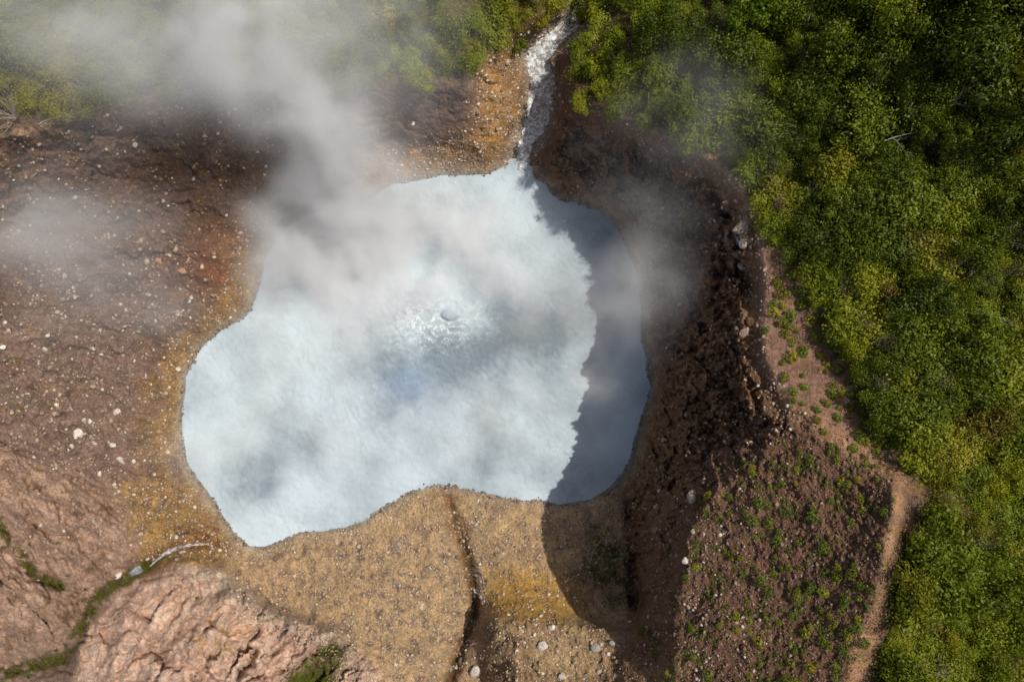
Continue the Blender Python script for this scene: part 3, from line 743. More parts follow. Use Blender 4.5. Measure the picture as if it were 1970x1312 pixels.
def place_rock(me, u, v, r, label, group=None, name='rock', cat='rock', mat=None, sink=0.25):
    z = float(z_at(u, v)[0]); x, y, _ = unproj(u, v, z)
    o = link(name, me)
    s = r * PX * (CAM_H - z) / CAM_H
    o.location = (x, y, z + s * (0.5 - sink)); o.scale = (s * random.uniform(0.9, 1.15), s * random.uniform(0.85, 1.1), s)
    o.rotation_euler = (random.uniform(-.25, .25), random.uniform(-.25, .25), random.uniform(0, 6.28))
    if mat:
        o.material_slots[0].link = 'OBJECT'; o.material_slots[0].material = mat
    if group:
        later(o, u, v, label, cat, group); return o
    return tag(o, label, cat, group)

HERO = [
 (1147,1244,13,M_BOULDER,'round grey boulder at the right edge of the sandy ledge'),
 (1178,1236,8,M_BOULDER,'smaller tan boulder just right of the round grey boulder'),
 (1170,1256,6,M_CREAM,'small white stone below the round grey boulder on the ledge'),
 (1082,1300,8,M_BOULDER,'dark grey stone at the bottom edge of the sandy ledge'),
 (1044,1240,13,M_CREAM,'broad pale slab at the upper left of the sandy ledge'),
 (1063,1206,7,M_CREAM,'white rock on the lip of the yellow bank'),
 (1152,1290,7,M_BOULDER,'grey brown boulder near the bottom of the sandy ledge'),
 (918,1288,12,M_CREAM,'pale boulder in the dark gully mouth at the bottom edge'),
 (887,1270,9,M_DARKROCK,'dark boulder in the shaded gully mouth at the bottom'),
 (866,1285,8,M_DARKROCK,'brown boulder at the left of the shaded gully mouth'),
 (228,1106,9,M_CREAM,'white flat rock beside the puddle in the mossy gully'),
 (72,1117,7,M_CREAM,'white rock beside the moss strip on the fluted outcrop'),
 (305,501,8,M_ORANGE,'bright orange boulder among the rocks on the misty left hillside'),
 (283,503,7,M_STONE,'pinkish boulder just left of the orange boulder'),
 (256,510,6,M_STONE,'tan boulder farthest left of the boulder row near the orange one'),
 (352,522,7,M_ORANGE,'rusty boulder to the lower right of the bright orange boulder'),
 (282,566,6,M_STONE,'tan rock below the orange boulder on the left hillside'),
 (178,671,7,M_CREAM,'yellowish cream boulder on the left hillside, upper of two'),
 (179,686,5,M_STONE,'small ochre rock right below the cream boulder on the left hillside'),
 (151,835,11,M_CREAM,'elongated white boulder on the lower left hillside'),
 (218,856,8,M_CREAM,'white angular rock to the right of the elongated white boulder'),
 (162,808,6,M_STONE,'pale rock just above the elongated white boulder, left of a pair'),
 (174,810,6,M_CREAM,'pale rock just above the elongated white boulder, right of a pair'),
 (226,792,8,M_CREAM,'cream rock uphill of the ochre shore on the left hillside'),
 (6,668,7,M_CREAM,'white rock at the left edge of the picture'),
 (92,646,6,M_CREAM,'white upright rock on the upper left hillside'),
 (110,778,6,M_CREAM,'white oblong rock left of the cream rock on the hillside'),
 (232,885,7,M_CREAM,'white rock at the top of the ochre bank, left of a pair'),
 (258,887,6,M_CREAM,'white rock at the top of the ochre bank, right of a pair'),
 (192,911,6,M_CREAM,'white rock on the upper edge of the fluted outcrop'),
 (298,912,6,M_CREAM,'lone white rock on the ochre bank near the lake'),
 (318,756,5,M_STONE,'rusty rock on the ochre strip beside the left shore'),
 (260,280,6,M_CREAM,'cream boulder high on the hillside under the steam plume'),
 (1330,958,17,M_STONE,'big whitish boulder on the lip of the dark crater wall'),
 (1318,1078,9,M_STONE,'pale rock slab on the left edge of the tufted slope'),
 (1425,440,17,M_STONE,'whitish rock knob on the bench of the right crater wall'),
 (1428,470,13,M_STONE,'tan rock knob under the whitish knob on the crater wall'),
 (1428,512,10,M_STONE,'brown rock knob halfway up the right crater wall'),
 (1430,640,13,M_STONE,'tan rock knob on the crater wall below the shelf of tufts'),
 (928,350,6,M_STONE,'tan rock standing in the water at the top shore'),
 (975,120,7,M_STONE,'round orange rock on the bank left of the outlet stream'),
 (1046,128,8,M_STONE,'tan boulder in the outlet stream at the bend'),
 (1002,338,6,M_DARKROCK,'dark rock at the lake outlet'),
 (1022,316,7,M_DARKROCK,'dark boulder right of the lake outlet'),
 (795,238,6,M_CREAM,'white block at the foot of the recessed wall at the top'),
]
for i, (u, v, r, m, lab) in enumerate(HERO):
    place_rock(ROCKS[i % 8], u, v, r, lab, None, 'boulder', 'boulder', m)

def sample_zone(G, n, us=(0, 1970), vs_=(0, 1312), mind=0, existing=None, tries=60):
    pts = [] if existing is None else list(existing); base = len(pts); out = []
    cells = {}
    cs = max(mind, 1)
    for p in pts: cells.setdefault((int(p[0] // cs), int(p[1] // cs)), []).append(p)
    for _ in range(tries):
        m = max(n * 2, 400)
        uu = rng.uniform(*us, m); vv = rng.uniform(*vs_, m); w = g_at(G, uu, vv); acc = rng.random(m) < w
        for a, b in zip(uu[acc], vv[acc]):
            if mind:
                c = (int(a // cs), int(b // cs)); ok = True
                for i in (-1, 0, 1):
                    for j in (-1, 0, 1):
                        for q in cells.get((c[0] + i, c[1] + j), ()):
                            if (q[0] - a) ** 2 + (q[1] - b) ** 2 < mind * mind: ok = False; break
                cells_ok = ok
                if not ok: continue
                cells.setdefault(c, []).append((a, b))
            out.append((a, b))
            if len(out) >= n: return out
    return out

W_left = zLeft * (0.12 + sm(-0.15, 0.45, n_b + 0.7 * n_c)) * sm(4, 30, d_shore) * (0.35 + 0.65 * sm(400, 620, V))
for p in sample_zone(W_left, 120, (0, 520), (240, 1000), 14):
    place_rock(random.choice(ROCKS), p[0], p[1], random.choice([3, 3, 3.5, 4, 4.5, 5.5]), 'small pale hillside rock', 'pale rocks on the left hillside')
W_sl = np.clip(zCl * sm(800, 860, V) + 0.35 * zCl + 0.5 * zSl * sm(1420, 1300, U), 0, 1) * sm(10, 30, d_shore)
for p in sample_zone(W_sl, 55, (1210, 1500), (420, 1312), 14):
    place_rock(random.choice(ROCKS), p[0], p[1], random.choice([3, 3.5, 4, 5, 6]), 'pale crater wall rock', 'rocks in the right crater wall', mat=M_STONE)
W_gu = np.exp(-(d_gc / 16) ** 2) * (V > 1000) + zFan * 0.10 * (V > 1000) + np.exp(-(((U - 880) / 40) ** 2 + ((V - 1280) / 40) ** 2))
for p in sample_zone(np.clip(W_gu, 0, 1), 60, (560, 1000), (940, 1312), 9):
    place_rock(random.choice(ROCKS), p[0], p[1], random.choice([2.5, 3, 3.5, 4.5, 5.5]), 'tan gully stone', 'stones along the gully')
W_bed = np.exp(-(d_bed / 30) ** 2) * (V < 330)
for p in sample_zone(W_bed, 36, (980, 1150), (0, 330), 11):
    place_rock(random.choice(ROCKS), p[0], p[1], random.choice([3, 4, 5, 6]), 'wet stream stone', 'stones in the outlet stream', sink=0.05)
W_le = zLe * (U < 1200)
for p in sample_zone(W_le, 26, (930, 1200), (1195, 1312), 12):
    place_rock(random.choice(ROCKS), p[0], p[1], random.choice([2.5, 3, 4]), 'small tan ledge stone', 'small stones on the ledge')

# loose gravel, far too many to count
ico_v = []; ph = (1 + 5 ** .5) / 2
ico_v = np.array([(-1, ph, 0), (1, ph, 0), (-1, -ph, 0), (1, -ph, 0), (0, -1, ph), (0, 1, ph), (0, -1, -ph), (0, 1, -ph), (ph, 0, -1), (ph, 0, 1), (-ph, 0, -1), (-ph, 0, 1)], float) / 1.9
ico_f = np.array([(0, 11, 5), (0, 5, 1), (0, 1, 7), (0, 7, 10), (0, 10, 11), (1, 5, 9), (5, 11, 4), (11, 10, 2), (10, 7, 6), (7, 1, 8), (3, 9, 4), (3, 4, 2), (3, 2, 6), (3, 6, 8), (3, 8, 9), (4, 9, 5), (2, 4, 11), (6, 2, 10), (8, 6, 7), (9, 8, 1)])
def gravel(W, n, us, vs_, rmin, rmax, mat, label, cat='gravel', name='gravel'):
    p = np.array(sample_zone(np.clip(W, 0, 1), n, us, vs_, 0)); n = len(p)
    z = z_at(p[:, 0], p[:, 1]); x, y, _ = unproj(p[:, 0], p[:, 1], z)
    r = rmin * (1 - rng.random(n) * (1 - (rmin / rmax) ** 1.6)) ** (-1 / 1.6)
    vv = ico_v[None] * (1 + rng.uniform(-0.25, 0.25, (n, 12, 1))) * np.stack([r * rng.uniform(.7, 1.3, n), r * rng.uniform(.7, 1.3, n), r * rng.uniform(.45, .8, n)], -1)[:, None, :]
    a = rng.uniform(0, 6.28, n); c, s = np.cos(a)[:, None], np.sin(a)[:, None]
    vx = vv[..., 0] * c - vv[..., 1] * s + x[:, None]; vy = vv[..., 0] * s + vv[..., 1] * c + y[:, None]; vz = vv[..., 2] + (z + r * 0.15)[:, None]
    f = (ico_f[None] + (np.arange(n) * 12)[:, None, None]).reshape(-1, 3)
    me = mesh_np(name, np.stack([vx, vy, vz], -1).reshape(-1, 3), f, mat)
    add_attr(me, 'tone', np.repeat(rng.random(n) ** 1.2, 12))
    return tag(link(name, me), label, cat, None, 'stuff')
gravel(W_left + 0.5 * zSb + 0.15 * zA, 8000, (-60, 540), (200, 1080), 0.05, 0.32, M_STONE, 'pale gravel strewn over the left hillside and ochre bank')
gravel(zFan * sm(2, 14, d_shore) * (0.12 + sm(-0.2, 0.4, n_c + n_b)) + 0.3 * np.exp(-((d_shore) / 10) ** 2) * (1 - zLk) * (V > 900), 10000, (440, 1230), (925, 1330), 0.05, 0.27, M_TAN, 'tan gravel covering the fan below the lake')
gravel(zCl * 0.8 + zSl * 0.5 * sm(1600, 1300, U), 5500, (1050, 1640), (200, 1330), 0.05, 0.22, M_STONE, 'loose rubble on the dark crater wall and slope')
gravel(np.exp(-(d_bed / 26) ** 2) * (V < 325), 1500, (970, 1150), (0, 330), 0.08, 0.3, M_STONE, 'pale cobbles along the bed of the outlet stream')
gravel(zSl, 7000, (1230, 1720), (800, 1340), 0.05, 0.17, M_RUST, 'fine reddish brown gravel on the tufted slope')
gravel(zLe, 1800, (925, 1210), (1190, 1340), 0.05, 0.24, M_TAN, 'loose rubble on the sandy ledge')
gravel(zTa * sm(3, 12, d_shore), 3500, (690, 1140), (20, 400), 0.05, 0.24, M_STONE, 'orange brown rubble on the banks of the outlet stream')
W_edge = np.exp(-((d_shore - 2 * (1 - zLk)) / 5) ** 2) * sm(-0.4, 0.3, n_b + n_c)
gravel(W_edge, 2400, (330, 1280), (300, 1080), 0.05, 0.24, M_DARKROCK, 'wet pebbles lining the edge of the milky lake')

# ------------------------------------------------------------------ vegetation prototypes
def leaf_mesh(name, centers, normals, length, width, tone, mat):
    n = len(centers)
    nrm = normals / np.maximum(np.linalg.norm(normals, axis=1, keepdims=True), 1e-6)
    a = rng.normal(size=(n, 3)); t = np.cross(nrm, a); t /= np.maximum(np.linalg.norm(t, axis=1, keepdims=True), 1e-6)
    b = np.cross(nrm, t)
    L = (length * rng.uniform(0.65, 1.25, n))[:, None]; Wd = (width * rng.uniform(0.7, 1.2, n))[:, None]
    v = np.stack([centers - t * L * .5, centers + b * Wd * .5 + nrm * Wd * 0.15, centers + t * L * .5 - nrm * L * 0.12, centers - b * Wd * .5 + nrm * Wd * 0.15], 1)
    me = mesh_np(name, v.reshape(-1, 3), np.arange(n * 4).reshape(-1, 4), mat)
    add_attr(me, 'tone', np.repeat(tone, 4)); return me

def crown_mesh(name, R_, H_, lobes, per, length, width, mat, seed):
    r = np.random.default_rng(seed); cs = []; ns = []; tn = []
    for i in range(lobes):
        a = r.uniform(0, 6.28); d = R_ * 0.9 * math.sqrt(r.random()); c = np.array([math.cos(a) * d, math.sin(a) * d, H_ * (0.58 + 0.2 * (1 - d / R_) + r.uniform(-.28, .28))])
        lr = R_ * r.uniform(0.16, 0.55); k = int(per * r.uniform(.6, 1.3)); tb = r.uniform(0, .45)
        dd = r.normal(size=(k, 3)); dd[:, 2] = np.abs(dd[:, 2]) * 0.9 - 0.15; dd /= np.linalg.norm(dd, axis=1, keepdims=True)
        rad = lr * (0.25 + 1.45 * r.random(k) ** 1.3)[:, None]
        cs.append(c + dd * rad * np.array([1, 1, 0.8])); ns.append(dd + r.normal(size=(k, 3)) * 0.45 + np.array([0, 0, .35])); tn.append(np.clip(tb + r.uniform(0, .55, k), 0, 1))
    return leaf_mesh(name, np.concatenate(cs), np.concatenate(ns), length, width, np.concatenate(tn), mat)

def tube(verts, faces, p0, p1, r0, r1, k=5):
    p0 = np.array(p0, float); p1 = np.array(p1, float); d = p1 - p0; d /= np.linalg.norm(d)
    a = np.cross(d, [0.3, 0.5, 0.81]); a /= np.linalg.norm(a); b = np.cross(d, a); s = len(verts)
    for p, r in ((p0, r0), (p1, r1)):
        for i in range(k):
            t = 2 * math.pi * i / k; verts.append(p + (a * math.cos(t) + b * math.sin(t)) * r)
    for i in range(k): faces.append((s + i, s + (i + 1) % k, s + k + (i + 1) % k, s + k + i))

def trunk_mesh(name, R_, H_, seed, mat=None):
    r = random.Random(seed); vs_, fs = [], []
    top = (r.uniform(-.15, .15), r.uniform(-.15, .15), H_ * 0.5)
    tube(vs_, fs, (0, 0, -0.4), top, 0.09, 0.06)
    for i in range(5):
        a = r.uniform(0, 6.28); d = R_ * r.uniform(.4, .8)
        tube(vs_, fs, top if i else (0, 0, H_ * .3), (math.cos(a) * d, math.sin(a) * d, H_ * r.uniform(.65, .9)), 0.05, 0.015, 4)
    return mesh_np(name, vs_, fs, mat or M_BARK)

def dead_mesh(name, L, seed, fork=3, flat=0.25, r0=0.07):
    r = random.Random(seed); vs_, fs = [], []
    def grow(p, d, l, rad, lev):
        for s in range(4):
            q = [p[0] + d[0] * l / 4, p[1] + d[1] * l / 4, max(0.02, p[2] + d[2] * l / 4)]
            tube(vs_, fs, p, q, rad, rad * .78, 5); rad *= .78; p = q
            d = [d[0] + r.uniform(-.28, .28), d[1] + r.uniform(-.28, .28), d[2] + r.uniform(-.15, .15) * flat]
            if lev < fork and r.random() < .75:
                a = r.uniform(.4, 1.0) * r.choice((-1, 1)); e = [d[0] * math.cos(a) - d[1] * math.sin(a), d[0] * math.sin(a) + d[1] * math.cos(a), d[2] + r.uniform(-.1, .4) * flat]
                grow(p, e, l * .55, rad * .7, lev + 1)
    grow([0, 0, .05], [1, 0, flat * .5], L, r0, 0)
    return mesh_np(name, vs_, fs, M_DEAD)

SH = [crown_mesh('crown', 1.75, 1.9, 13, 210, 0.24, 0.13, M_LEAF_D, 200 + i) for i in range(10)]
SHb = [crown_mesh('crown', 2.1, 3.0, 16, 220, 0.25, 0.135, M_LEAF_D, 230 + i) for i in range(8)]
FERN = [crown_mesh('crown', 1.5, 1.0, 13, 150, 0.30, 0.07, M_LEAF_O, 260 + i) for i in range(4)]
TRK = [trunk_mesh('trunk', 1.5, 2.0, 300 + i) for i in range(4)]

def put_plant(name, crown, trunk, u, v, s, mat, label, cat, group):
    z = float(z_at(u, v)[0]); x, y, _ = unproj(u, v, z)
    e = link(name, None); e.location = (x, y, z - 0.05)
    e.rotation_euler = (random.uniform(-.1, .1), random.uniform(-.1, .1), random.uniform(0, 6.28)); e.scale = (s * random.uniform(.8, 1.2), s * random.uniform(.8, 1.2), s * random.uniform(.7, 1.5))
    later(e, u, v, label, cat, group) if group else tag(e, label, cat)
    c = link('crown', crown, e)
    c.material_slots[0].link = 'OBJECT'; c.material_slots[0].material = mat
    if trunk is not None: link('trunk', trunk, e)
    return e

# the thicket right of the crater, one plant at a time
sites = []
SPECIAL = [
 (1425,66,1.5,SHb,M_LEAF_B,'tree','bright lime green conical tree standing out of the dark thicket near the top','tree'),
 (1690,300,0.9,SH,M_LEAF_B,'shrub','bright lime shrub beside the bare brown branches in the upper thicket','shrub'),
 (1680,325,0.8,SH,M_LEAF_Y,'shrub','yellow shrub just below the bright lime shrub in the upper thicket','shrub'),
 (1940,275,1.2,FERN,M_LEAF_O,'fern_clump','large olive yellow fern patch near the upper right edge','fern'),
 (1930,250,1.1,FERN,M_LEAF_O,'fern_clump','olive fern patch above the large one near the upper right edge','fern'),
 (1950,690,1.3,FERN,M_LEAF_O,'fern_clump','olive yellow fern mound at the right edge halfway down','fern'),
 (1950,620,1.1,FERN,M_LEAF_O,'fern_clump','smaller olive fern mound above the one at the right edge','fern'),
 (1880,810,1.5,FERN,M_LEAF_O,'fern_clump','tall dry olive fern clump right of the ridge corner','fern'),
 (1810,490,0.8,SH,M_LEAF_Y,'shrub','yellow green shrub at the centre of the right thicket, right one of two','shrub'),
 (1730,485,0.9,SH,M_LEAF_Y,'shrub','yellow green shrub at the centre of the right thicket, left one of two','shrub'),
]
for u, v, s, protos, m, nm, lab, cat in SPECIAL:
    put_plant(nm, random.choice(protos), random.choice(TRK), u, v, s, m, lab, cat, None); sites.append((u, v))
W_fr = ((zFR > 0.42) & (zone(P_PATH, 30, 10) < 0.16)).astype(float)
cnt = {}
for u, v in sample_zone(W_fr, 400, (1090, 2000), (-30, 1340), 34, sites):
    sites.append((u, v))
    q = float(g_at(n_a, u, v)[0]) + random.uniform(-.25, .25); edge_ = float(g_at(zFR, u, v)[0])
    low = v > 830
    if v < 330 and u > 1250:
        kind = 'D' if q < 0.12 else 'M'; reg = 'the shady upper right thicket'; gp = 'upper right thicket'
    elif low:
        kind = 'Y' if q > 0.2 else 'M'; reg = 'the sunny thicket beyond the ridge path'; gp = 'thicket beyond the ridge path'
    elif u < 1250:
        kind = 'M'; reg = 'the bank right of the outlet stream'; gp = 'bank right of the outlet stream'
    else:
        kind = 'Y' if q > 0.36 else ('M' if q > -0.12 else 'D'); reg = 'the thicket right of the crater rim'; gp = 'thicket right of the crater rim'
    nm, tone, m = {'D': ('tree', 'dark green broadleaf tree', M_LEAF_D), 'M': ('shrub', 'mid green leafy shrub', M_LEAF_M), 'Y': ('shrub', 'yellow green leafy shrub', M_LEAF_Y)}[kind]
    pr = SHb if kind == 'D' else SH
    if random.random() < 0.06 and not (v < 330):
        nm, tone, m, pr = 'fern_clump', 'olive yellow fern clump', M_LEAF_O, FERN
    put_plant(nm, random.choice(pr), random.choice(TRK), u, v, random.choice((0.55, 0.7, 0.8, 0.9, 1.0, 1.2, 1.35)), m, tone, {'tree': 'tree', 'shrub': 'shrub', 'fern_clump': 'fern'}[nm], tone.split()[0] + ' ' + tone.split()[-1] + 's, ' + gp)
# top left thicket in the steam
W_fl = (zFL > 0.42).astype(float)
sl = []
for u, v in sample_zone(W_fl, 120, (-40, 1120), (-60, 230), 38):
    sl.append((u, v)); left = u < 400
    m = M_LEAF_Y if (left and random.random() < .7) or random.random() < .25 else M_LEAF_M
    put_plant('bush', random.choice(SH), random.choice(TRK), u, v, random.uniform(0.75, 1.2), m,
              ('yellow green' if m is M_LEAF_Y else 'mid green') + ' misty bush', 'bush', 'bushes on the left rim' if left else 'bushes along the top')

# leafy undergrowth filling the gaps between the crowns
def undergrowth(G, n, us, vs_, mat, label, h, name='undergrowth', cat='undergrowth', L=0.22, Wd=0.12):
    p = np.array(sample_zone(np.clip(G, 0, 1), n, us, vs_, 0)); n = len(p)
    z = z_at(p[:, 0], p[:, 1]); x, y, _ = unproj(p[:, 0], p[:, 1], z)
    cl = fbm(x / 0.9, y / 0.9, 2, 77)
    c = np.stack([x, y, z + h * np.clip(0.4 + cl + rng.uniform(-.3, .3, n), 0.02, 1.2)], -1)
    nn = rng.normal(size=(n, 3)) * .55 + np.array([0, 0, 1.0])
    me = leaf_mesh(name, c, nn, L, Wd, rng.random(n), mat)
    return tag(link(name, me), label, cat, None, 'stuff')
undergrowth(zFR * (V < 420), 18000, (1100, 2060), (-60, 420), M_LEAF_D, 'dark leafy undergrowth between the trees at the upper right', 0.9)
undergrowth(zFR * (V >= 400), 30000, (1400, 2060), (400, 1370), M_LEAF_M, 'leafy undergrowth between the shrubs right of the crater', 0.7)
undergrowth(zFL, 20000, (-80, 1130), (-80, 240), M_LEAF_M, 'leafy undergrowth between the bushes along the top left', 0.7)
undergrowth(np.clip(moss * sm(-0.25, 0.35, n_c + 0.5 * n_b) , 0, 1) * (V > 950), 7000, (0, 700), (960, 1330), M_MOSS, 'bright green moss lining the gullies in the lower left', 0.10, 'moss', 'moss', 0.20, 0.16)
P_HOLLOW = [(1110,1040),(1150,1000),(1200,1060),(1212,1180),(1150,1180),(1120,1120)]
zHo = zone(P_HOLLOW, 14, 20)
undergrowth(zHo * sm(-0.3, 0.3, n_b), 2600, (1090, 1230), (990, 1200), M_LEAF_D, 'dark weeds in the shaded hollow at the foot of the crater wall', 0.35, 'weeds', 'weeds')

# tufts
def tuft_mesh(name, seed):
    r = np.random.default_rng(seed); k = 110
    a = r.uniform(0, 6.28, k); d = np.sqrt(r.random(k)) * 0.5; hh = 0.42 * (1 - (d / .55) ** 2) * r.uniform(.6, 1.2, k) + 0.03
    c = np.stack([np.cos(a) * d, np.sin(a) * d, hh], -1)
    n = np.stack([np.cos(a) * d * 1.6, np.sin(a) * d * 1.6, np.full(k, .7)], -1) + r.normal(size=(k, 3)) * .3
    return leaf_mesh(name, c, n, 0.26, 0.10, r.random(k), M_TUFT)
TUFT = [tuft_mesh('tuft', 400 + i) for i in range(6)]
def put_tuft(u, v, s, label, group, mat=None):
    z = float(z_at(u, v)[0]); x, y, _ = unproj(u, v, z)
    o = link('plant_tuft', random.choice(TUFT)); o.location = (x, y, z); o.rotation_euler = (random.uniform(-.2, .2), random.uniform(-.2, .2), random.uniform(0, 6.28))
    o.scale = (s * random.uniform(.85, 1.25), s * random.uniform(.85, 1.25), s)
    if mat: o.material_slots[0].link = 'OBJECT'; o.material_slots[0].material = mat
    later(o, u, v, label, 'plant', group)
W_t = zSl * sm(0.3, 0.6, zSl) * (0.25 + 0.75 * sm(1340, 1480, U)) * (0.45 + sm(-0.2, 0.4, n_b))
for u, v in sample_zone(np.clip(W_t, 0, 1), 205, (1230, 1720), (850, 1330), 13):
    put_tuft(u, v, random.choice((.3, .35, .45, .5, .6, .75, .9, 1.1)), 'small green slope tuft', 'tufts on the reddish slope', random.choice((M_TUFT, M_TUFT, M_LEAF_M, M_LEAF_Y)))
W_t2 = zSh * (0.3 + sm(1475, 1560, U))
for u, v in sample_zone(np.clip(W_t2, 0, 1), 62, (1465, 1720), (480, 890), 15):
    put_tuft(u, v, random.uniform(.5, 1.25), 'bright green shelf tuft', 'tufts on the pink shelf', M_LEAF_B if random.random() < .6 else M_LEAF_Y)
W_t3 = np.clip(np.exp(-((d_gub) / 18) ** 2) * 0.6 + zB * 0.06 + zA * 0.04 + np.exp(-((d_gul) / 20) ** 2) * 0.5 * (U < 260), 0, 1)
for u, v in sample_zone(W_t3, 18, (0, 520), (980, 1312), 18):
    put_tuft(u, v, random.uniform(.35, .7), 'tiny green outcrop tuft', 'tufts on the outcrops', M_MOSS)
W_t4 = zMb
for u, v in sample_zone(np.clip(W_t4, 0, 1), 14, (530, 670), (1235, 1330), 9):
    put_tuft(u, v, random.uniform(.4, .8), 'lush green hollow tuft', 'tufts in the mossy hollow', M_LEAF_B)

# dead wood
DEADM = [dead_mesh('dead_branch', 3.2, 500 + i) for i in range(5)]
BRUSH = [dead_mesh('dead_branch', 2.4, 520 + i, 3, 0.9, 0.05) for i in range(4)]
def put_wood(me, u, v, s, ang, label, group=None, dz=0.0, name='dead_branch', cat='branch'):
    z = float(z_at(u, v)[0]) + dz; x, y, _ = unproj(u, v, z)
    o = link(name, me); o.location = (x, y, z); o.rotation_euler = (0, 0, R(ang)); o.scale = (s, s, s)
    if group:
        later(o, u, v, label, cat, group); return o
    return tag(o, label, cat)
for u, v, s, a, dz, lab in [
 (1135,1085,1.3,80,.1,'pale crooked driftwood branch in the shaded hollow under the crater wall'),
 (1125,1050,0.8,100,.1,'short pale branch above the crooked driftwood in the shaded hollow'),
 (1700,272,1.0,20,2.0,'tangle of bare brown branches beside the bright lime shrub'),
 (1905,700,1.0,-25,1.6,'bare grey branches in the thicket at the right edge'),
 (1870,620,0.9,10,1.7,'bare twigs in the thicket above the grey branches at the right edge'),
 (1830,460,1.1,-40,1.8,'long bare branches crossing the upper right thicket'),
 (1925,1215,0.9,35,1.4,'thin pale sticks lying in the thicket near the lower right corner'),
 (1770,1260,0.9,-60,1.3,'bare twig fallen in the thicket right of the trail at the bottom'),
 (1745,215,0.9,60,2.1,'bare upright branch in the shady upper thicket'),
 (1555,40,0.9,80,2.4,'bare branch among the dark trees at the top right'),
 (1920,790,0.8,30,1.3,'pale forked stick beside the dry fern clump'),
 (1380,200,0.8,15,1.7,'bare branch in the thicket above the crater rim'),
 (885,1130,0.7,85,.08,'grey stick lying along the rusty gully'),
 (745,1210,0.7,50,.06,'pale stick on the lower gravel fan'),
 (930,1120,0.8,95,.08,'grey branch right of the rusty gully, upper one'),
 (925,1165,0.8,85,.08,'grey branch right of the rusty gully, lower one')]:
    put_wood(random.choice(DEADM), u, v, s, a, lab, None, dz)
e = link('dead_bush', None); z = float(z_at(35, 228)[0]); e.location = unproj(35, 228, z)
tag(e, 'pale grey leafless dead bush on the left rim', 'bush')
for k in range(9):
    o = link('branch', BRUSH[k % 4], e); o.rotation_euler = (0, R(-random.uniform(5, 40)), R(k * 40 + random.uniform(-15, 15))); s = random.uniform(.7, 1.2); o.scale = (s, s, s)
for k, (u, v, a) in enumerate([(110, 232, 20), (160, 218, 12), (75, 240, 25)]):
    put_wood(DEADM[k], u, v, 1.0, a, 'bleached log', 'bleached logs on the left rim', .1, 'log', 'log')
for u, v in sample_zone(W_fr, 42, (1180, 1970), (0, 1312), 60):
    e = link('bare_shrub', None); z = float(z_at(u, v)[0]); e.location = unproj(u, v, z + 0.7)
    for k in range(6):
        o = link('branch', BRUSH[k % 4], e); o.material_slots[0].link = 'OBJECT'; o.material_slots[0].material = M_TWIG; o.rotation_euler = (0, R(-random.uniform(25, 65)), R(k * 60 + random.uniform(-25, 25))); q = random.uniform(.5, .9); o.scale = (q, q, q)
    later(e, u, v, 'leafless grey brown shrub', 'shrub', 'leafless shrubs in the thicket')
undergrowth(zSl * sm(0.1, 0.5, n_b + 0.5 * n_c) * 0.8, 15000, (1250, 1720), (840, 1340), M_TUFT, 'low green ground cover speckling the reddish slope', 0.10, 'ground_cover', 'ground cover', 0.13, 0.08)
W_w = zFan * sm(0.0, 0.4, n_b) * (V > 1020)
for u, v in sample_zone(np.clip(W_w, 0, 1), 46, (590, 960), (1020, 1300), 12):
    put_wood(random.choice(DEADM), u, v, random.uniform(.3, .6), random.uniform(50, 130), 'small grey stick', 'sticks on the gravel fan', .04, 'stick', 'stick')

LAND += [('the lime tree', 1425, 66), ('the bright lime shrub', 1690, 300), ('the large fern patch', 1940, 275), ('the right edge fern mound', 1950, 690), ('the dry fern clump', 1880, 810),
 ('the ridge corner', 1745, 935), ('the top right corner', 1970, 0), ('the lower right corner', 1970, 1312), ('the rim notch', 1470, 690), ('the outlet bend', 1045, 110), ('the outlet mouth', 1003, 322),
 ('the whitish wall knob', 1425, 440), ('the big lip boulder', 1330, 958), ('the slope slab', 1318, 1078), ('the round ledge boulder', 1147, 1244), ('the gully mouth', 890, 1270), ('the gully head', 858, 940),
 ('the mossy hollow', 605, 1280), ('the puddle', 260, 1100), ('the mossy gully bend', 150, 1230), ('the moss strip rock', 72, 1117), ('the elongated white boulder', 151, 835), ('the yellow cream boulder', 178, 671),
 ('the orange boulder', 305, 501), ('the high cream boulder', 260, 280), ('the dead bush', 35, 228), ('the recessed wall', 800, 160), ('the left edge rock', 6, 668), ('the trail foot', 1640, 1300), ('the twin yellow shrubs', 1770, 488),
 ('the bottom right twig', 1770, 1260), ('the lower sticks', 1925, 1215), ('the bare top branch', 1555, 40), ('the rim branch', 1380, 200), ('the lower fan stick', 745, 1210), ('the ochre bank rocks', 245, 886)]
settle()

# ------------------------------------------------------------------ steam: real fog grids drifting over the lake
def mat_steam(name, col=(0.97, 0.975, 0.985), aniso=-0.2):
    m = bpy.data.materials.new(name); m.use_nodes = True; t = m.node_tree; t.nodes.clear()
    o = t.nodes.new('ShaderNodeOutputMaterial'); p = t.nodes.new('ShaderNodeVolumePrincipled')
    p.inputs['Color'].default_value = (*col, 1); p.inputs['Density'].default_value = 1.0; p.inputs['Anisotropy'].default_value = aniso
    t.links.new(p.outputs[0], o.inputs['Volume']); return m
M_STEAM = mat_steam('white_steam')
M_MIST = mat_steam('fresh_white_mist', (0.99, 0.99, 0.99), -0.3)

